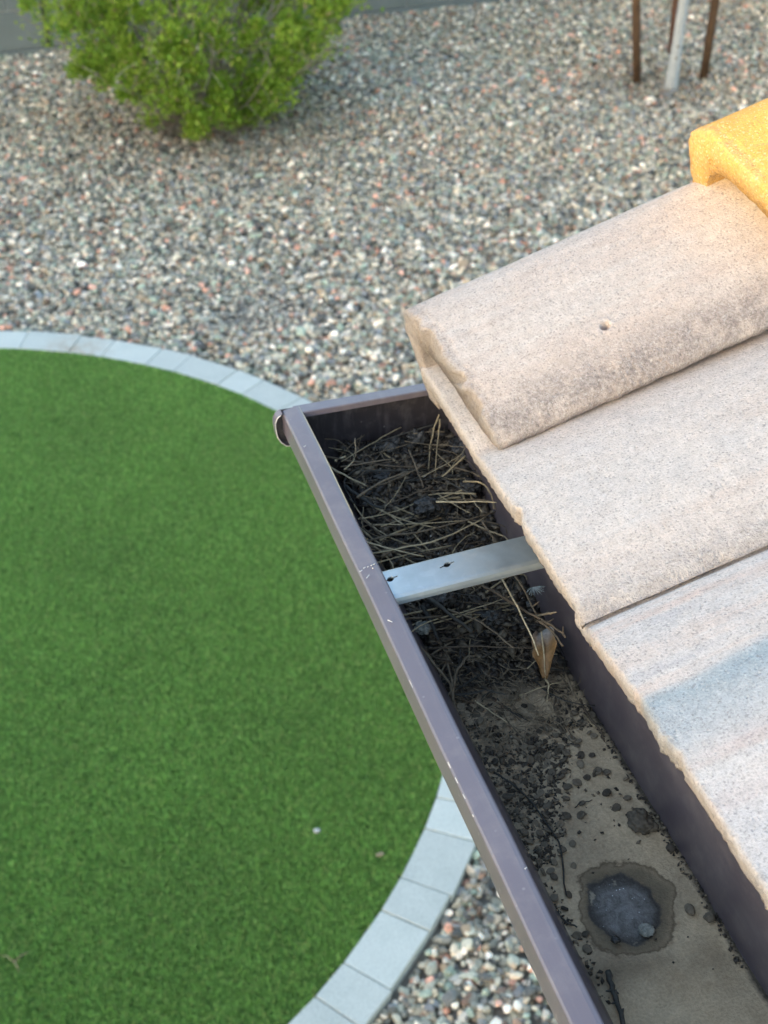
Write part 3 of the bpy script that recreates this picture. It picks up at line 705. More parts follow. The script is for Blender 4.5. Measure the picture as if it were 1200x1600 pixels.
rk2 = rake_tile_mesh('rake_tile', MAT['tile_sun_gold'], 4.9, True, .43, 0.0, chips=[(.03, .005, .003)]); smooth_by_angle(rk2)
place_tile('rake_tile', rk2, 0.238, 0.868, 0.0390, label='rake tile with low sunlight painted into its golden yellow, next one up the roof edge')
lk = rake_tile_mesh('rake_tile', MAT['tile_rake'], 4.9, False); smooth_by_angle(lk)
for k in range(2, 6): place_tile('rake_tile', lk, .012 + .335 * k - .10, .868, .050)

# ------------------------------------------------------------------ gutter
GT = CAMZ - 0.600                          # height of the gutter's front lip
gut = empty('gutter', (0.27, -1.0, GT - .1)); tag(gut, 'dark brown metal rain gutter under the tile edge, clogged with twigs and silt', 'gutter')
GO = Vector((0.27, -1.0, GT - .1)); Y0, Y1 = -3.5, 0.914
def gpart(mb, name, mat, smooth=False, parent=None):
    V = [tuple(Vector(v) - GO) for v in mb.V]; return link(name, mesh(name, V, mb.F, mat, smooth), parent or gut)
def offs(P, d):
    out = []
    for i, (x, z) in enumerate(P):
        a = P[max(i - 1, 0)]; b = P[min(i + 1, len(P) - 1)]; tx, tz = b[0] - a[0], b[1] - a[1]; L = math.hypot(tx, tz); out.append((x - tz / L * d, z + tx / L * d))
    return out
# sheet profile from the hem of the lip round to the back flange
PR = [(.2100, GT - .0048), (.2118, GT - .0030), (.2120, GT - .0008), (.2108, GT), (.2085, GT + .0001), (.2000, GT - .0014), (.1983, GT - .0018), (.1973, GT - .0028), (.1970, GT - .0045), (.1970, GT - .0195),
      (.1974, GT - .0212), (.1985, GT - .0220), (.2020, GT - .0222), (.2060, GT - .0235), (.2090, GT - .0270), (.2110, GT - .034), (.2150, GT - .043), (.2220, GT - .051), (.2300, GT - .058), (.2370, GT - .066),
      (.2420, GT - .076), (.2440, GT - .088), (.2455, GT - .0945), (.2500, GT - .097), (.3300, GT - .097), (.3355, GT - .0945), (.3375, GT - .090), (.3375, GT + .012)]
ST = 0.0007
m = MB(); prof = PR + offs(PR, ST)[::-1]
ys = np.linspace(Y0, Y1, 60); n = len(prof); V = []; F = []
for k, y in enumerate(ys):
    for x, z in prof:
        w = .0004 * math.sin(y * 9 + 1) + .0003 * math.sin(y * 31)
        V.append((x + (w if x < .22 else 0), y, z + (.0003 * math.sin(y * 17) if x < .22 else 0)))
for k in range(len(ys) - 1):
    for i in range(n): F.append((k * n + i, (k + 1) * n + i, (k + 1) * n + (i + 1) % n, k * n + (i + 1) % n))
for i in range(len(PR) - 1):
    a, b = i, i + 1; F.append((a, b, n - 1 - b, n - 1 - a)); o_ = (len(ys) - 1) * n; F.append((o_ + n - 1 - a, o_ + n - 1 - b, o_ + b, o_ + a))
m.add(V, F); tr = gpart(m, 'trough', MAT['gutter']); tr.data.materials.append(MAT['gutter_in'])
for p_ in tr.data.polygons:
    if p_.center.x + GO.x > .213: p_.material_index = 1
# end cap: plate with a rounded ear at the lip, a folded top flange
cap_prof = [(.3400, GT - .002), (.3400, GT - .100), (.2480, GT - .100), (.2415, GT - .093), (.2385, GT - .080), (.2330, GT - .067), (.2240, GT - .059), (.2140, GT - .052), (.2085, GT - .045), (.2060, GT - .037), (.2035, GT - .0325),
            (.1980, GT - .0312), (.1940, GT - .0272), (.1912, GT - .0215), (.1902, GT - .0130), (.1906, GT - .0075), (.1922, GT - .0038), (.1948, GT - .0020), (.1965, GT - .0012)]
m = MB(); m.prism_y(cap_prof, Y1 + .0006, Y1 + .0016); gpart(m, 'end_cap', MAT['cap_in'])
m = MB(); m.box(.2065, .3400, Y1 - .0088, Y1 + .0022, GT - .0016, GT - .0004); m.box(.2125, .3398, Y1 - .0096, Y1 - .0088, GT - .0055, GT - .0004)
# small bump where the sealant sits under the flange
fl = gpart(m, 'cap_flange', MAT['gutter']); bevel(fl, .0004, 1)
ear = cap_prof[8:19]; inn = offs(ear, .0005)
m = MB(); nn_ = len(ear); V = [(x, y, z) for y in (Y1 - .0060, Y1 + .0016) for P_ in (ear, inn) for x, z in P_]
F = [(i, i + 1, 2 * nn_ + i + 1, 2 * nn_ + i) for i in range(nn_ - 1)] + [(nn_ + i, 3 * nn_ + i, 3 * nn_ + i + 1, nn_ + i + 1) for i in range(nn_ - 1)] + [(i, nn_ + i, nn_ + i + 1, i + 1) for i in range(nn_ - 1)]
m.add(V, F); gpart(m, 'cap_ear_rim', MAT['gutter'])
m = MB(); m.tube([(x, Y1 - .0061, z) for x, z in cap_prof[9:18]], .00042, 5); gpart(m, 'bare_metal_edge', MAT['chip'])
# chips of bare metal along the lip's outer arris, scratches on its top
m = MB()
for (xa, ya, xb, yb, w) in ((700, 1188, 706, 1203, .0010), (708, 1207, 720, 1232, .0008), (722, 1237, 730, 1252, .0007), (739, 1272, 741, 1277, .0010), (640, 1062, 646, 1074, .0004), (800, 1396, 804, 1404, .0004)):
    a = at(xa, ya, GT - .0026); b = at(xb, yb, GT - .0026); a.x = b.x = .1975
    m.tube([a, (a + b) / 2 + Vector((random.uniform(-.0001, .0001), 0, .0001)), b], [w * .3, w * .55, w * .3], 5)
for (xa, ya, xb, yb) in ((562, 893, 566, 891), (568, 888, 571, 886), (574, 886, 576, 885), (580, 884, 582, 882), (584, 882, 586, 880), (573, 903, 577, 898), (606, 969, 613, 972), (475, 698, 478, 696), (820, 1358, 823, 1355), (582, 888, 583, 887)):
    a = at(xa, ya, GT + .0002); b = at(xb, yb, GT + .0002); m.tube([a, b], [.00045, .0003], 4)
gpart(m, 'paint_chip', MAT['chip'])['kind'] = 'stuff'

# hanger strap across the gutter, a folded galvanised strip with two slotted holes
def strap():
    root = empty('gutter_hanger', (0.27, .685, GT)); O = Vector((0.27, .685, GT)); tag(root, 'galvanised steel hanger strap with two slotted holes crossing the gutter', 'hanger')
    ox = lambda p: Vector(p) - O
    A, B = Vector((.2085, .6985, 0)), Vector((.3385, .7065, 0)); C1, D1 = Vector((.2085, .6745, 0)), Vector((.3385, .6812, 0))
    holes = []
    for (px, py) in ((610, 904.5), (698.5, 882)):
        c = at(px, py, GT - .001); h = []; out = []
        for k in range(-4, 5): t = math.pi / 2 + k * math.radians(18.5); out.append((-.0026 * math.cos(t), .0024 * math.sin(t)))
        out = [(-.0056, .0006)] + [(-abs(x) if k < 4 else abs(x) if k > 4 else 0, y) for k, (x, y) in enumerate(out)] + [(.0056, .0006), (.0056, -.0006)] + [(x2, -y2) for x2, y2 in [(abs(x) if k < 4 else -abs(x) if k > 4 else 0, y) for k, (x, y) in enumerate(out)]] + [(-.0056, -.0006)]
        for dx, dy in out: h.append(Vector((c.x + dx, c.y + dy + dx * .30, 0)))
        holes.append(h)
    outer = [A, B, D1, C1]; polys = [outer] + [list(reversed(h)) for h in holes]
    tri = tessellate_polygon(polys); P = [p for q in polys for p in q]; n_ = len(P)
    zt, zb = GT - .0012, GT - .0024
    V = [ox((p.x, p.y, zt)) for p in P] + [ox((p.x, p.y, zb)) for p in P]; F = [tuple(t) for t in tri] + [tuple(i + n_ for i in reversed(t)) for t in tri]
    b0 = 0
    for q in polys:
        L = len(q); F += [(b0 + k, b0 + (k + 1) % L, b0 + (k + 1) % L + n_, b0 + k + n_) for k in range(L)]; b0 += L
    me = mesh('strap', V, F, MAT['galv']); bmx = link('strap', me, root)
    # folded near and far edges
    m = MB(); pr = [(0, 0), (-.0014, -.0003), (-.0030, -.0016), (-.0038, -.0040), (-.0040, -.0066), (-.0031, -.0067), (-.0029, -.0044), (-.0023, -.0026), (-.0011, -.0014), (0, -.0012)]
    V = []; n_ = len(pr)
    for p in (C1, D1):
        for dy, dz in pr: V.append(ox((p.x, p.y + dy, zt + dz)))
    F = [(i, (i + 1) % n_, (i + 1) % n_ + n_, i + n_) for i in range(n_)] + [tuple(reversed(range(n_))), tuple(range(n_, 2 * n_))]
    m.add(V, F); V = [ox((p.x, p.y + dy, zt + dz)) for p in (A, B) for dy, dz in ((0, 0), (.0015, -.0008), (.0018, -.0080), (.0006, -.0080), (.0003, -.0012))]
    m.add(V, [(i, (i + 1) % 5, (i + 1) % 5 + 5, i + 5) for i in range(5)] + [(4, 3, 2, 1, 0), (5, 6, 7, 8, 9)])
    m.build('folded_edge', MAT['galv'], root)
    m = MB(); m.tube([ox((.345, .694, GT - .012)), ox((.334, .693, GT - .012))], .0035, 8); m.build('screw', MAT['galv'], root)
strap()

# ------------------------------------------------------------------ silt, mulch and litter in the gutter
FL = CAMZ - 0.690                          # top of the silt
def silt_z(x, y):
    z = FL + .0012 * nz(x, y, 0, 14) + .0006 * nz(x, y, 0, 60)
    z += .022 * min(1, max(0, (y - .655) / .16)) ** 1.3 + .016 * min(1, max(0, (y - .80) / .1))    # the heap by the end cap
    z += .0045 * max(0, 1 - max(0, (x - .252)) / .018) * min(1, max(0, (y - .45) / .1))            # banked against the front
    d = math.hypot((x - .286), (y - .459)); z -= .0016 * max(0, 1 - (d / .040) ** 4)
    return z
def silt():
    nx, ny = 64, 900; xs = np.linspace(.2400, .3371, nx); ys = np.concatenate([np.linspace(-1.2, .28, 120), np.linspace(.2815, .9135, ny - 120)])
    V = [(x, y, silt_z(x, y) + (.0022 * abs(nz(x, y, 0, 130)) + .0018 * nz(x, y, 1, 330)) * (min(1, max(.10, (y - .44) / .08)) if x < .262 + max(0, y - .5) * .6 or y > .66 else .10) if True else 0) for y in ys for x in xs]
    F = [(j * nx + i, j * nx + i + 1, (j + 1) * nx + i + 1, (j + 1) * nx + i) for j in range(len(ys) - 1) for i in range(nx - 1)]
    t = NT('dried_silt'); o = t.geo(); x, y, z = t.sep(o)
    n1 = t.noise(o, 45, 5, 0.65); n2 = t.noise(o, 500, 3, .7); n3 = t.noise(t.mapping(o, (1, 1, 1)), 16, 3)
    c = t.mix(t.ramp(n1, [(.3, 0.), (.7, 1.)]), (0.46, 0.36, 0.238), (0.62, 0.505, 0.35)); c = t.mix(t.ramp(n3, [(.4, 0.), (.7, .5)]), c, (0.20, 0.17, 0.13))
    c = t.mix(.5, c, t.mix(1., c, t.ramp(n2, [(.3, .6), (.7, 1.3)]), 'MULTIPLY'))
    # stain left by the last standing water: ragged rings round one spot
    v = t.node('ShaderNodeVectorMath', operation='SUBTRACT'); t.set(v.inputs[0], o); v.inputs[1].default_value = (.2865, .4600, FL)
    vx, vy, vz = t.sep(v.outputs[0]); ang = t.node('ShaderNodeCombineXYZ', i_X=t.math('MULTIPLY', vx, 1.08), i_Y=t.math('MULTIPLY', vy, 0.92)).outputs[0]
    ln = t.node('ShaderNodeVectorMath', operation='LENGTH'); t.set(ln.inputs[0], ang)
    rag = t.math('ADD', t.math('MULTIPLY_ADD', t.noise(o, 60, 4, .6), .013, -.0065), t.math('MULTIPLY_ADD', t.noise(o, 22, 2, .5), .032, -.016)); rag2 = t.math('MULTIPLY_ADD', t.noise(o, 210, 3, .6), .006, -.003); rag = t.math('ADD', rag, rag2); rag2 = t.math('MULTIPLY_ADD', t.noise(t.mapping(o, (1, 1, 1), (3, 1, 0)), 70, 4, .6), .014, -.007)
    d1 = t.math('MULTIPLY', t.math('ADD', ln.outputs['Value'], rag), 10.); d2 = t.math('MULTIPLY', t.math('ADD', t.math('ADD', ln.outputs['Value'], .0012), rag2), 10.)
    c = t.mix(t.ramp(d1, [(.24, .75), (.285, .62), (.300, .85), (.318, 0.)]), c, t.ramp(d1, [(.2, (.09, .075, .05)), (.27, (.14, .11, .07)), (.302, (.085, .06, .035))]))
    low = t.ramp(t.math('MULTIPLY', vy, -10.), [(.25, 0.), (.4, .5), (.75, 0.)]); c = t.mix(t.math('MULTIPLY', low, t.ramp(n3, [(.35, .2), (.6, 1.)])), c, (.095, .072, .045))
    wet = t.ramp(d2, [(.235, 1.), (.255, 0.)]); core = t.ramp(t.math('ADD', d2, t.math('MULTIPLY_ADD', n2, .06, -.03)), [(.15, 1.), (.225, 0.)])
    c = t.mix(wet, c, (.050, .046, .042)); swirl = t.noise(o, 110, 5, .7, 1.2)
    c = t.mix(t.math('MULTIPLY', core, t.ramp(swirl, [(.32, .2), (.60, 1.)])), c, (.225, .228, .228))
    vor = t.voro(o, 380, 'Distance'); bub = t.math('MULTIPLY', t.ramp(vor, [(.10, 1.), (.18, 0.)]), t.math('MULTIPLY', core, t.ramp(t.node('ShaderNodeSeparateColor', i_Color=t.voro(o, 380)).outputs[1], [(.72, 0.), (.76, 1.)])))
    c = t.mix(bub, c, (.7, .75, .8))
    crust = t.math('MULTIPLY', t.ramp(d2, [(.185, 0.), (.20, 1.), (.225, 1.), (.235, 0.)]), t.ramp(t.noise(o, 60, 3), [(.54, 0.), (.58, .8)])); c = t.mix(crust, c, (.36, .33, .26))
    # dark organic matter: thick towards the heap, along the front wall and along the back wall
    ed = t.math('MULTIPLY_ADD', n1, .03, -.015)
    heap = t.ramp(t.math('ADD', y, ed), [(.640, 0.), (.662, 1.)])
    zone = t.math('MULTIPLY', t.ramp(t.math('ADD', t.math('MULTIPLY', y, 1.), t.math('MULTIPLY', t.math('SUBTRACT', .25, x), 1.5)), [(.49, 0.), (.55, .6), (.62, .62)]), t.ramp(n1, [(.38, .35), (.52, 1.)]))
    bare = t.node('ShaderNodeVectorMath', operation='SUBTRACT'); t.set(bare.inputs[0], o); bare.inputs[1].default_value = (.283, .633, FL + .001)
    bl = t.node('ShaderNodeVectorMath', operation='LENGTH'); t.set(bl.inputs[0], t.mapping(bare.outputs[0], (.75, 1.25, 0)))
    zone = t.math('MULTIPLY', zone, t.ramp(t.math('MULTIPLY', t.math('ADD', bl.outputs['Value'], rag), 10.), [(.20, .05), (.30, 1.)]))
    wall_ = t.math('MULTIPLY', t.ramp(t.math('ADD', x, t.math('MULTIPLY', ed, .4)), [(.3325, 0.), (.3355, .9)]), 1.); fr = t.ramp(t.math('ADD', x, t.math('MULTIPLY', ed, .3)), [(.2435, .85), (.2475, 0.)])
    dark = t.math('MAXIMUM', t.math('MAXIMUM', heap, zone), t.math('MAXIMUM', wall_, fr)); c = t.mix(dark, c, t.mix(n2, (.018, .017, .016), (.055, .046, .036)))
    rough = t.mix(wet, .85, .30); rough = t.mix(heap, rough, .28)
    m = t.out(c, rough, t.bump(t.math('ADD', n2, t.math('MULTIPLY', n1, t.math('MULTIPLY_ADD', dark, 3., 1.))), .0012, .8), spec=.4)
    o = link('silt', npmesh('silt', V, F, m, True)); tag(o, 'dried tan silt with a dark round water stain on the gutter floor', None, kind='stuff')
silt()

def crumbs():                              # countless flakes and grains of rotted litter
    n = 15000; V = np.zeros((n * 6, 3)); F = []; Cc = np.zeros((n * 6, 3)); k = 0
    base = np.array([(1, 0, 0), (-1, 0, 0), (0, 1, 0), (0, -1, 0), (0, 0, 1), (0, 0, -1)], float); tri = [(0, 2, 4), (2, 1, 4), (1, 3, 4), (3, 0, 4), (2, 0, 5), (1, 2, 5), (3, 1, 5), (0, 3, 5)]
    while k < n:
        r = random.random(); x = random.uniform(.243, .3365); y = random.uniform(.40, .912); u = random.random()
        if y > .665: p = .9
        elif y > .60: p = .30 if math.hypot((x - .285) * 1.0, (y - .635) * 1.3) > .030 else .03
        elif y > .50: p = .5 * max(.03, 1 - max(0, x - .252 - (y - .50) * .55) / .014)
        else: p = .30 * max(0, 1 - (x - .245) / .012) + .0012
        if x > .331 and y < .66: p = max(p, .30)
        if u > p: continue
        s = np.exp(random.gauss(math.log(.0011 if r < .975 else .0006), .45 if r < .975 else .2)) * (1.3 if y > .66 else .72); s = min(s, .0035 if y > .60 else .0013); el = random.uniform(1, 3.2 if y > .66 else 1.9)
        pts = base * np.array([s * el, s, s * random.uniform(.4, .9)]) + rng.normal(0, s * .22, (6, 3))
        a = random.uniform(0, 6.28); ca, sa = math.cos(a), math.sin(a); t = random.uniform(-.6, .6); pts = np.c_[pts[:, 0] * ca - pts[:, 1] * sa, pts[:, 0] * sa + pts[:, 1] * ca, pts[:, 2] + pts[:, 0] * t]
        V[k * 6:k * 6 + 6] = pts + np.array([x, y, silt_z(x, y) + s * .5 + random.random() * (.006 if y > .68 else .0006)])
        s = min(s, .0011) if r >= .975 else s; c = ((.026, .023, .021) if y > .665 else (.036, .031, .025)) if r < .5 else (.062, .052, .040) if r < .75 else (.15, .125, .09) if r < .975 else (.5, .5, .46)
        if y < .60 and r > .975: c = (.06, .05, .04)
        Cc[k * 6:k * 6 + 6] = np.array(c) * random.uniform(.7, 1.4); F += [tuple(i + k * 6 for i in f) for f in tri]; k += 1
    o = link('litter_crumbs', npmesh('litter_crumbs', V, F, MAT['crumb'], False, Cc)); tag(o, 'dark rotted crumbs and flakes of litter over the gutter silt', None, kind='stuff')
crumbs()

# lumps of wet black muck against the end cap
def lump(name, loc, r, mat, label, cat, group=None, seed=1, sub=3, amp=.35, sq=(1, 1, .7), f=1.6):
    import bmesh
    b = bmesh.new(); bmesh.ops.create_icosphere(b, subdivisions=sub, radius=1)
    for v in b.verts:
        q = v.co.copy(); d = 1 + amp * noise.noise(q * f + Vector((seed, 0, 0))) + amp * .6 * noise.noise(q * f * 2.7 + Vector((0, seed, 0))); v.co = Vector((q.x * sq[0], q.y * sq[1], q.z * sq[2])) * d * r
    me = bpy.data.meshes.new(name); b.to_mesh(me); b.free(); me.materials.append(mat); smooth_by_angle(me)
    o = link(name, me, None, loc); return tag(o, label, cat, group)
def m_muck():
    t = NT('wet_black_muck'); o = t.obj(); n = t.noise(o, 260, 5, .7); c = t.mix(t.ramp(n, [(.35, 0.), (.75, 1.)]), (.012, .013, .014), (.06, .06, .058))
    return t.out(c, .22, t.bump(n, .0012, 1.), spec=.6)
MAT['muck'] = m_muck()
MAT['lichen'] = m_simple('grey_lichen', (.12, .13, .12), (.42, .43, .39), 300, .9, .0008, 700)
lump('muck_clump', at(612, 702, GT - .046), .0125, MAT['muck'], 'glossy black wet muck clump against the gutter end cap', 'muck', 'muck clumps', 4, 4, .5, (1.1, .7, .8), 2.2)
lump('muck_clump', at(652, 688, GT - .042), .010, MAT['muck'], 'dull black muck clump high on the end cap beside the upright straws', 'muck', 'muck clumps', 9, 4, .5, (1, .7, .9), 2.2)
lump('muck_clump', at(722, 705, GT - .050), .012, MAT['muck'], 'black muck clump just below the chipped corner of the rake tile', 'muck', 'muck clumps', 14, 4, .5, (1, 1, .8), 2.2)
for px_, py_, dz_, r_, sd_, lb_ in ((600, 745, .048, .007, 31, 'glossy black muck lump among the twigs nearest the lip, above mid heap'), (668, 790, .046, .0085, 33, 'glossy black muck lump in the middle of the upper twig heap'), (735, 760, .048, .007, 35, 'glossy black muck lump under the arched pale straw'),
                                    (690, 935, .062, .008, 37, 'glossy black muck lump just below the hanger strap'), (772, 965, .060, .007, 39, 'glossy black muck lump in the middle of the lower tangle')):
    lump('muck_clump', at(px_, py_, GT - dz_), r_, MAT['muck'], lb_, 'muck', 'muck clumps', sd_, 4, .55, (1.2, .9, .6), 2.4)
lump('lichen_pebble', at(661, 981, GT - .068), .0055, MAT['lichen'], 'pale grey crumbly pebble among twigs beside the gutter lip', 'pebble', None, 5, 4, .35, (1, 1.1, .7), 2.5)
lump('mud_clod', at(1000, 1284, FL + .004), .0072, MAT['pod'], 'largest rough black mud clod lying by the back wall of the gutter', 'mud clod', 'mud clods', 3, 4, .4, (1, 1.25, .7), 2.2)
lump('mud_clod', at(1019, 1291, FL + .003), .0040, MAT['pod'], 'smaller rounded clod touching the largest mud clod', 'mud clod', 'mud clods', 7, 3, .2)
lump('mud_clod', at(1003, 1270, FL + .003), .0034, MAT['pod'], 'small black clod just above the largest mud clod', 'mud clod', 'mud clods', 8, 3, .2)
lump('mud_clod', at(1078, 1421, FL + .0025), .0036, MAT['pod'], 'smooth oval black clod lying alone right of the water stain', 'mud clod', 'mud clods', 11, 3, .15, (.8, 1.15, .7))
lump('mud_clod', at(1109, 1433, FL + .0025), .0034, MAT['pod'], 'wrinkled dark clod by the back wall, right of the oval clod', 'mud clod', 'mud clods', 12, 3, .3)
lump('mud_clod', at(1048, 1325, FL + .0025), .0030, MAT['pod'], 'small brown-black clod against the back wall above the water stain', 'mud clod', 'mud clods', 13, 3, .2)
lump('mud_clod', at(1010, 1453, FL + .0012), .0046, MAT['lichen'], 'grey pitted lump lying in the edge of the water stain', 'mud clod', 'mud clods', 15, 4, .2, (1, 1, .45), 3)
lump('mud_clod', at(962, 1468, FL + .002), .0027, MAT['muck'], 'tiny glossy black clod at the lower edge of the water stain', 'mud clod', 'mud clods', 16, 3, .3)
lump('mud_clod', at(830, 945, GT - .062), .004, MAT['muck'], 'black clod under the twigs beside the pale feather tuft', 'mud clod', 'mud clods', 17, 3, .3)

# seed pellets
def pod_mesh(seed):
    V = []; F = []; n = 12; prof = [(0, .30), (.35, .22), (.55, .36), (.82, .42), (1.0, .1), (.85, -.3), (.4, -.45), (0, -.5)]
    for j2, (r, z) in enumerate(prof[1:-1]):
        for k in range(n):
            a = 2 * math.pi * k / n; w = 1 + .34 * nz(math.cos(a), math.sin(a), seed + j2 * .4, 1.3); V.append((r * w * math.cos(a), r * w * math.sin(a) * .9, z + .09 * nz(math.cos(a), math.sin(a), seed + 5, 2)))
    m2 = len(prof) - 2
    for j2 in range(m2 - 1):
        for k in range(n): F.append((j2 * n + k, (j2 + 1) * n + k, (j2 + 1) * n + (k + 1) % n, j2 * n + (k + 1) % n))
    V += [(0, 0, .26), (0, 0, -.5)]
    for k in range(n): F.append((len(V) - 2, k, (k + 1) % n)); F.append((len(V) - 1, (m2 - 1) * n + (k + 1) % n, (m2 - 1) * n + k))
    me = mesh('seed_pellet', V, F, MAT['pod'], True); return me
PM = [pod_mesh(s_) for s_ in (1, 5, 9, 14)]
def pellet(p, s, label='small round dark pellet in the crowd scattered over the upper silt', grp='round pellets scattered over the silt'):
    o = link('seed_pellet', random.choice(PM), None, p); o.scale = (s * random.uniform(.85, 1.15), s * random.uniform(.8, 1.1), s * random.uniform(.6, .9)); o.rotation_euler = (random.gauss(0, .45), random.gauss(0, .45), random.uniform(0, 6.28))
    return tag(o, label, 'pellet', grp)
for px, py, s, lb in ((948.5, 1239, .0035, 'ringed dark pellet lying alone on the bare tan silt, upper of a pair'), (963, 1262, .0032, 'ringed dark pellet lying alone on the bare tan silt, lower of a pair'),
                      (980, 1247, .0028, 'grey-green pellet close to the back wall above the largest mud clod'), (930, 1210, .0030, 'pellet on the boundary of bare silt, left of two dark pellets'), (948, 1207, .0031, 'blackest pellet near the back wall at the edge of the bare silt'),
                      (978, 1217, .0027, 'small pale pellet against the back wall above the pair'), (880, 1278, .0018, 'tiny flattened pellet isolated on the silt left of the pair')):
    pellet(at(px, py, FL + .0016), s, lb)
cnt = 0; placed = []
while cnt < 150:
    px = random.uniform(700, 960); py = random.uniform(1085, 1500); p = at(px, py, FL + .002)
    x, y = p.x, p.y
    if not (.249 < x < .3345): continue
    lim = .249 + max(.0, (y - .485)) * .62 if y < .62 else .335
    if x > lim + random.expovariate(1 / .006): continue
    if py < 1110 and random.random() < .6: continue
    sz = random.uniform(.0022, .0036)
    if any((x - a) ** 2 + (y - b) ** 2 < (.75 * (sz + c_)) ** 2 for a, b, c_ in placed): continue
    row = 'just below the bare silt patch' if y > .585 else 'in the thick of the crowd' if y > .545 else 'level with the largest mud clod' if y > .50 else 'level with the water stain' if y > .43 else 'below the water stain'
    col_ = 'hugging the lip-side wall' if x < .262 else 'in mid gutter' if x < .30 else 'towards the back wall'
    lb = f"{'larger' if sz > .0029 else 'smaller'} dark round pellet {col_}, {row}"
    placed.append((x, y, sz)); pellet(Vector((x, y, silt_z(x, y) + sz * .4)), sz, lb); cnt += 1

# twigs and straws
def twig(path, r, mat, label, group, kink=.0003, k=4, knobs=0):
    P = smooth_path(path, k); P = [p + Vector((random.gauss(0, kink), random.gauss(0, kink), random.gauss(0, kink * .6))) for p in P]; n = len(P)
    r = r * .85; rad = [r * (1 - .45 * i / n) * random.uniform(.85, 1.15) for i in range(n)]; c = P[n // 2].copy(); m = MB(); m.tube([p - c for p in P], rad, 6)
    for _ in range(knobs):
        i = random.randrange(1, n - 1); q = P[i] - c; d = Vector((random.gauss(0, 1), random.gauss(0, 1), .4)).normalized() * random.uniform(.003, .007); m.tube([q, q + d * .6, q + d], [r * .5, r * .4, r * .2], 5)
    o = m.build('twig', mat, None, True, c); return tag(o, label, 'twig', group)
def P3(*pts): return [at(x, y, GT - dz) for x, y, dz in pts]
G1, G2 = 'twigs heaped above the hanger strap', 'twigs tangled below the hanger strap'
S, TW, WT = MAT['straw'], MAT['twig'], MAT['wet_twig']
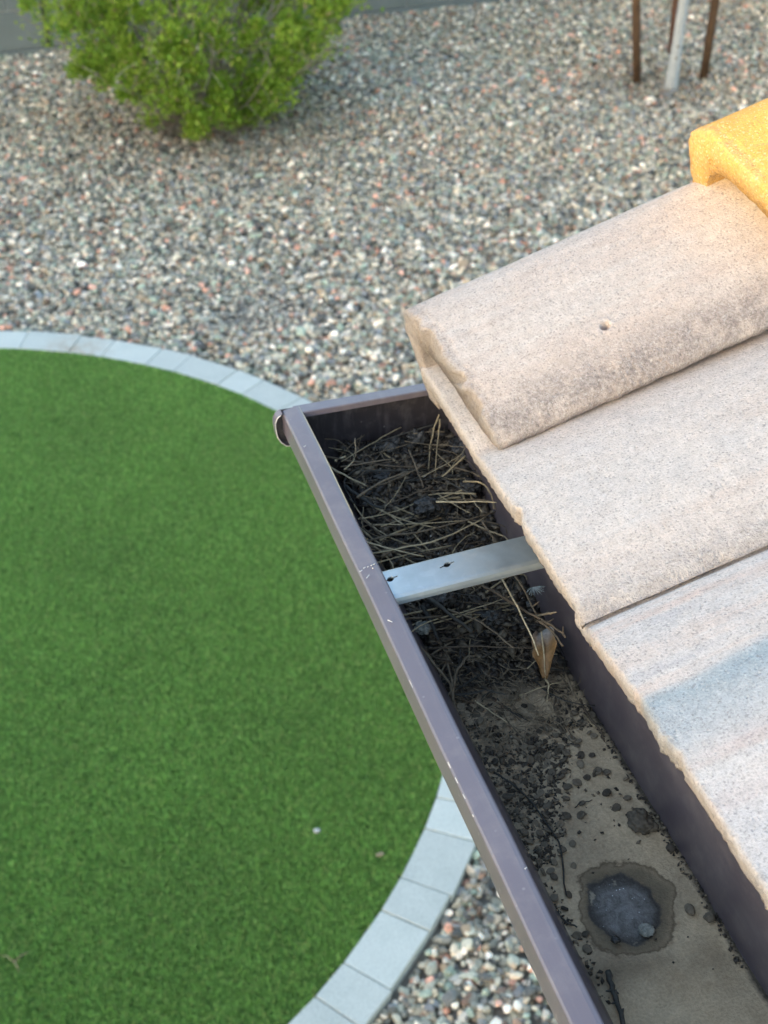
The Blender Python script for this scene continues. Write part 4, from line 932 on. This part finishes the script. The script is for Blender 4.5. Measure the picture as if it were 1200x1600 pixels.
NAMED = [
 (((506, 713, .036), (560, 722, .037), (610, 728, .039), (668, 731, .043)), .0011, TW, 'long straight brown twig nearest the end cap, ending at the lip', G1, 0),
 (((556, 778, .038), (592, 755, .036), (634, 738, .038)), .0012, TW, 'thick pale brown twig rising rightward near the lip', G1, 1),
 (((640, 704, .032), (650, 730, .034), (662, 762, .04)), .0010, TW, 'short forked twig with a broken pale top pointing at the end cap', G1, 1),
 (((686, 648, .020), (678, 672, .030), (672, 700, .040), (670, 735, .046)), .0009, S, 'upright tan straw, left one of two leaning on the end cap', G1, 0),
 (((688, 656, .022), (684, 690, .032), (680, 738, .045)), .0007, S, 'upright thin straw, right one of two leaning on the end cap', G1, 0),
 (((727, 712, .032), (708, 730, .035), (691, 744, .040)), .0009, S, 'short whitish twig pointing at the tile edge', G1, 0),
 (((682, 784, .034), (730, 784, .034), (776, 785, .032)), .0008, S, 'straight pale straw lying level towards the back wall', G1, 0),
 (((753, 813, .034), (763, 830, .034), (775, 850, .030)), .0011, TW, 'short brown twig with a forked end just above the strap', G1, 2),
 (((572, 846, .036), (612, 858, .036), (662, 870, .038)), .0008, S, 'slender cream straw running beside the upper edge of the strap', G1, 0),
 (((724, 752, .036), (752, 755, .032), (768, 772, .034), (772, 795, .04)), .0008, S, 'arched pale straw curving down by the back wall', G1, 0),
 (((540, 760, .040), (575, 785, .040), (600, 795, .042)), .0016, WT, 'stout dark twig lying beside the lip', G1, 0),
 (((512, 728, .040), (545, 746, .040), (575, 760, .045)), .0010, S, 'thin tan straw starting at the lip near the corner', G1, 0),
 (((566, 868, .044), (620, 858, .04), (690, 842, .036), (760, 808, .036)), .0009, S, 'long curved straw sweeping up from the lip to the back wall', G1, 0),
 (((560, 850, .044), (600, 838, .038), (650, 832, .036), (720, 815, .036), (775, 800, .04)), .0010, TW, 'long curved brown twig lying above the cream straw', G1, 0),
 (((555, 714, .02), (556, 700, .014), (554, 685, .010)), .0007, TW, 'small twig standing upright in front of the end cap', G1, 0),
 (((738, 905, .040), (780, 930, .036), (826, 957, .033), (862, 977, .028), (884, 995, .024)), .0014, TW, 'longest knobby pale twig reaching the back wall below the strap', G2, 5),
 (((842, 970, .034), (862, 985, .034), (880, 1010, .036)), .0014, TW, 'grey side branch below the longest knobby twig', G2, 1),
 (((776, 890, .036), (802, 936, .032), (825, 982, .030), (841, 1024, .036)), .0009, S, 'slim tan stem running down to the curled dead leaf', G2, 0),
 (((798, 888, .036), (815, 915, .036), (838, 960, .038)), .0012, TW, 'brown twig coming from under the strap towards the back wall', G2, 2),
 (((657, 924, .052), (690, 950, .050), (738, 988, .050)), .0020, WT, 'thick dark grey twig running diagonally below the strap', G2, 0),
 (((700, 952, .050), (750, 972, .046), (802, 1012, .048)), .0010, TW, 'thin brown twig crossing the middle of the lower tangle', G2, 1),
 (((668, 1012, .058), (750, 1010, .052), (834, 1014, .050)), .0008, TW, 'very straight thin twig lying level above the bare silt', G2, 0),
 (((661, 948, .062), (674, 975, .062), (686, 1000, .064)), .0022, WT, 'stubby dark stick beside the pale crumbly pebble', G2, 0),
 (((648, 1000, .064), (676, 1034, .066), (702, 1068, .072), (712, 1108, .078), (732, 1146, .082), (752, 1182, .084)), .0013, TW, 'long tan twig running along the inside of the lip', G2, 1),
 (((707, 1096, .076), (712, 1055, .070), (728, 1028, .064), (742, 1024, .062)), .0013, TW, 'hooked grey twig bending over the bare silt', G2, 0),
 (((698, 1036, .070), (706, 1068, .068), (700, 1090, .074)), .0011, TW, 'short upright brown twig by the hooked twig', G2, 0),
 (((836, 963, .038), (852, 960, .032), (869, 956, .024)), .0013, TW, 'blunt grey twig stub touching the back wall', G2, 0),
 (((660, 905, .05), (700, 918, .045), (722, 925, .05)), .0011, WT, 'dark twig hugging the lower edge of the strap', G2, 0),
 (((746, 1190, .087), (780, 1212, .086), (815, 1236, .086), (853, 1284, .0865), (876, 1328, .087), (884, 1398, .087)), .0010, WT, 'long thin dark stem curving down the silt along the lip side', 'loose stems on the silt', 1),
 (((868, 1090, .086), (866, 1108, .084), (880, 1130, .085), (894, 1152, .086)), .0008, TW, 'S-shaped thin stem lying left of the back wall', 'loose stems on the silt', 0),
 (((898, 1262, .0885), (906, 1255, .088), (926, 1250, .0885)), .0005, WT, 'tiny dark curved stem on bare silt left of the ringed pellets', 'loose stems on the silt', 0),
 (((950, 1518, .086), (958, 1548, .085), (970, 1585, .084), (982, 1625, .084)), .0024, WT, 'thick black twig at the bottom of the photo on the silt', 'loose stems on the silt', 6),
 (((908, 1098, .082), (922, 1122, .080), (938, 1140, .080), (944, 1160, .084)), .0013, TW, 'curled pale stem against the back wall', 'loose stems on the silt', 0),
 (((912, 1115, .084), (926, 1132, .083), (940, 1142, .083)), .0006, S, 'fine straw beside the curled pale stem at the back wall', 'loose stems on the silt', 0),
 (((882, 1050, .080), (893, 1075, .078), (899, 1090, .08)), .0012, TW, 'straight grey stem wedged against the back wall below the leaf', 'loose stems on the silt', 0),
 (((852, 1058, .078), (857, 1072, .078), (855, 1096, .084)), .0009, S, 'pale stalk hanging from the curled dead leaf', 'loose stems on the silt', 0),
 (((870, 1425, .088), (884, 1440, .0885), (900, 1449, .088)), .0009, WT, 'short dark stem at the front of the water stain', 'loose stems on the silt', 0),
]
for path, r, mt, lb, gr, kb in NAMED: twig(P3(*path), r, mt, lb, gr, knobs=kb)
def scatter_twigs():
    for i in range(255):
        up = i < 178
        # centre of the twig in the gutter, swirl like a flattened nest above the strap
        if up: cx = random.uniform(.228, .333); cy = random.uniform(.700, .900); L = random.uniform(.022, .075)
        else: cx = random.uniform(.235, .333); cy = random.uniform(.600 + .04 * random.random(), .700); L = random.uniform(.012, .042)
        if up:
            a = math.atan2(cy - .82, cx - .29) + math.pi / 2 + random.gauss(0, .55) if random.random() < .6 else random.gauss(-.2, .6)
        else: a = random.gauss(-.9, .8)
        dirv = Vector((math.cos(a), math.sin(a), random.gauss(0, .10))); cv = random.gauss(0, .16) if random.random() < .75 else random.gauss(0, .7); nrm = Vector((-dirv.y, dirv.x, 0)); z = silt_z(cx, cy) + random.uniform(.002, .020 if up else .012)
        if up and cx - abs(dirv.x) * L * .5 < .226: L = max(.012, 2 * (cx - .226) / max(.05, abs(dirv.x)))
        L = min(L, .075); pts = []
        for t in (-.5, -.2, .15, .5):
            p = Vector((cx, cy, z)) + dirv * (L * t) + nrm * (cv * L * (.25 - t * t)); p.x = min(max(p.x, .2290 + random.random() * .004 if up else .240), .3355); p.y = min(p.y, .911); p.z = max(p.z, silt_z(p.x, p.y) + .0008); p.z = min(p.z, GT - .012); pts.append(p)
        r = random.choice([.0004, .0005, .0006, .0008, .0011]); rr = random.random()
        mt = (S if rr < .42 else TW if rr < .78 else WT) if up else (S if rr < .12 else TW if rr < .5 else WT)
        side = 'on the lip side' if cx < .265 else 'in the middle' if cx < .302 else 'on the tile side'
        lng = 'short' if L < (.038 if up else .026) else 'long'
        hue = {id(S): 'pale straw-coloured', id(TW): 'dull brown', id(WT): 'blackish'}[id(mt)]
        if up: where = 'beside the end cap' if cy > .83 else 'midway between end cap and strap' if cy > .765 else 'close above the strap'
        else: where = 'close below the strap' if cy > .66 else 'just above the bare silt'
        twig(pts, r, mt, f'{lng} {hue} stem {side} {where}', G1 if up else G2, kink=.0002, k=3)
scatter_twigs()

def litter_fibres():                       # hair-thin rootlets that nobody could count
    m = MB()
    for i in range(700):
        up = random.random() < .6; cx = random.uniform(.240, .334); cy = random.uniform(.68, .908) if up else random.uniform(.60, .69)
        a = random.uniform(0, 6.28); L = random.uniform(.005, .020); z = silt_z(cx, cy) + random.uniform(.001, .010); p = Vector((cx, cy, z)); d = Vector((math.cos(a), math.sin(a), random.gauss(0, .2))); pts = [p.copy()]
        for q in range(3): p = p + d * L / 3; d = (d + Vector((random.gauss(0, .3), random.gauss(0, .3), random.gauss(0, .1)))).normalized(); p.x = min(max(p.x, .236), .3362); p.y = min(p.y, .912); p.z = max(p.z, silt_z(p.x, p.y)); pts.append(p.copy())
        m.tube(pts, [.0003, .00028, .00024, .00015], 3, False)
    o = m.build('litter_fibres', TW); tag(o, 'hair-thin rootlets matted through the gutter litter', None, kind='stuff')
litter_fibres()

# curled dead leaf
def dead_leaf():
    root = empty('dead_leaf', at(850, 1025, GT - .078)); O = Vector(root.location); tag(root, 'curled brown dead leaf with a pale top lying by the gutter back wall', 'leaf')
    A = P3((846, 988, .060), (850, 1022, .060), (852, 1062, .074)); nu, nv = 14, 9; V = []; F = []; Cc = []
    for i in range(nu + 1):
        t = i / nu; c = A[0].lerp(A[1], min(1, t * 2)) if t < .5 else A[1].lerp(A[2], (t - .5) * 2); w = .0100 * math.sin(math.pi * min(1, (t ** .8 * .84 + .12))) ** .8 * (1 + .12 * math.sin(t * 14)) + .0006
        for k in range(nv + 1):
            u = k / nv * 2 - 1; curl = abs(u) ** 1.7; V.append(c + Vector((u * w * (1 - .25 * curl), -u * w * .15, curl * w * (1.1 if u > 0 else .25) + .0009 * math.sin(9 * t + 5 * u) - .002 * math.sin(t * 5) * abs(u))) - O)
            g = max(0, 1 - t / .38) * (.9 if u > -.5 else .5); Cc.append(tuple((1 - g) * a_ + g * b_ for a_, b_ in zip((.30 - .08 * t, .175 - .05 * t, .07 - .02 * t), (.25, .29, .32)))) 
    F = [(i * (nv + 1) + k, i * (nv + 1) + k + 1, (i + 1) * (nv + 1) + k + 1, (i + 1) * (nv + 1) + k) for i in range(nu) for k in range(nv)]
    o = link('blade', npmesh('blade', V, F, MAT['crumb'], True, np.array(Cc)), root); sm = o.modifiers.new('thickness', 'SOLIDIFY'); sm.thickness = .0003
    m = MB(); m.tube([a - O + Vector((0, 0, .0004)) for a in smooth_path(A, 4)], [.0006] * 5 + [.0004] * 4, 5); m.build('midrib', MAT['straw'], root)
dead_leaf()
def feather():
    c = at(832, 918, GT - .050); root = empty('feather_tuft', c); tag(root, 'small bluish white feather tuft by the back wall under the strap', 'feather'); m = MB()
    for k in range(26):
        a = -1.2 + 2.6 * k / 26 + random.gauss(0, .1); L = random.uniform(.005, .011); d = Vector((math.sin(a), -math.cos(a) * .9, random.uniform(-.1, .4))); m.tube([(0, 0, 0), d * L * .6, d * L + Vector((0, 0, -.001))], [.0003, .00025, .0001], 4, False)
    m.build('barbs', m_simple('pale_feather', (.30, .36, .38), (.45, .52, .54), 200, .7), root)
feather()

# things on the lawn
lump('pebble', at(495, 1298, .004), .011, MAT['mortar'], 'small white pebble lying on the green lawn', 'pebble', None, 21, 2, .2, (1, .8, .6))
lump('dry_leaf_scrap', at(594, 1335, .004), .012, MAT['straw'], 'small tan leaf scrap lying on the lawn near the pavers', 'leaf', None, 22, 2, .4, (1.1, .7, .35))
m = MB(); b = at(22, 1503, .004)
for dx, dy in ((.045, .02), (-.035, .035), (.01, -.035)): m.tube([(0, 0, -.001), (dx * .5, dy * .5 + .006, .001), (dx, dy, -.002)], [.0018, .0015, .0008], 5)
tag(m.build('forked_twig', MAT['straw'], None, True, b), 'small forked pale twig lying on the lawn', 'twig')

# ------------------------------------------------------------------ unseen house added across the yard to block the sun and keep it in shade
def shade_blocker():
    root = empty('added_shade_house', (-17.5, -4, -0.06)); tag(root, 'unseen stucco house with a long gable roof, added across the yard to block the low sun', 'house')
    A = 14.0; ridge = RIDGE
    MB().box(3.5 - 7, 3.5, -18, 22, 0, 3.6).build('wall', MAT['stucco'], root)
    x0 = -7.2 + 0; xr = 0.0
    m = MB(); e = 4.2; t = .18
    m.add([(xr - e, -18.5, ridge - 1.7), (xr, -18.5, ridge), (xr + e, -18.5, ridge - 1.7), (xr - e, 22.5, ridge - 1.7), (xr, 22.5, ridge), (xr + e, 22.5, ridge - 1.7),
           (xr - e, -18.5, ridge - 1.7 - t), (xr + e, -18.5, ridge - 1.7 - t), (xr - e, 22.5, ridge - 1.7 - t), (xr + e, 22.5, ridge - 1.7 - t)],
          [(0, 3, 4, 1), (1, 4, 5, 2), (0, 1, 2, 7, 6), (3, 8, 9, 5, 4), (6, 7, 9, 8), (0, 6, 8, 3), (2, 5, 9, 7)])
    m.build('roof', MAT['tile_blend'], root)
    for y in (-12, -5, 3, 10, 17):
        f = MB().box(3.5, 3.56, y, y + 1.5, 1.1, 2.4).build('window', MAT['trim'], root)
        MB().box(3.562, 3.57, y + .08, y + 1.42, 1.18, 2.32).build('pane', m_simple('window_glass', (.02, .03, .04), (.03, .04, .05), 2, .08, spec=.8), f)
HT = 2.885                                 # height over the gravel, at the yellow tile, of the edge of the shade
dist_r = (roof_pt(.28, .85, .12).x + 17.5) / abs(math.cos(SUN_AZ))
RIDGE = HT + dist_r * math.tan(SUN_EL) + .06
shade_blocker()
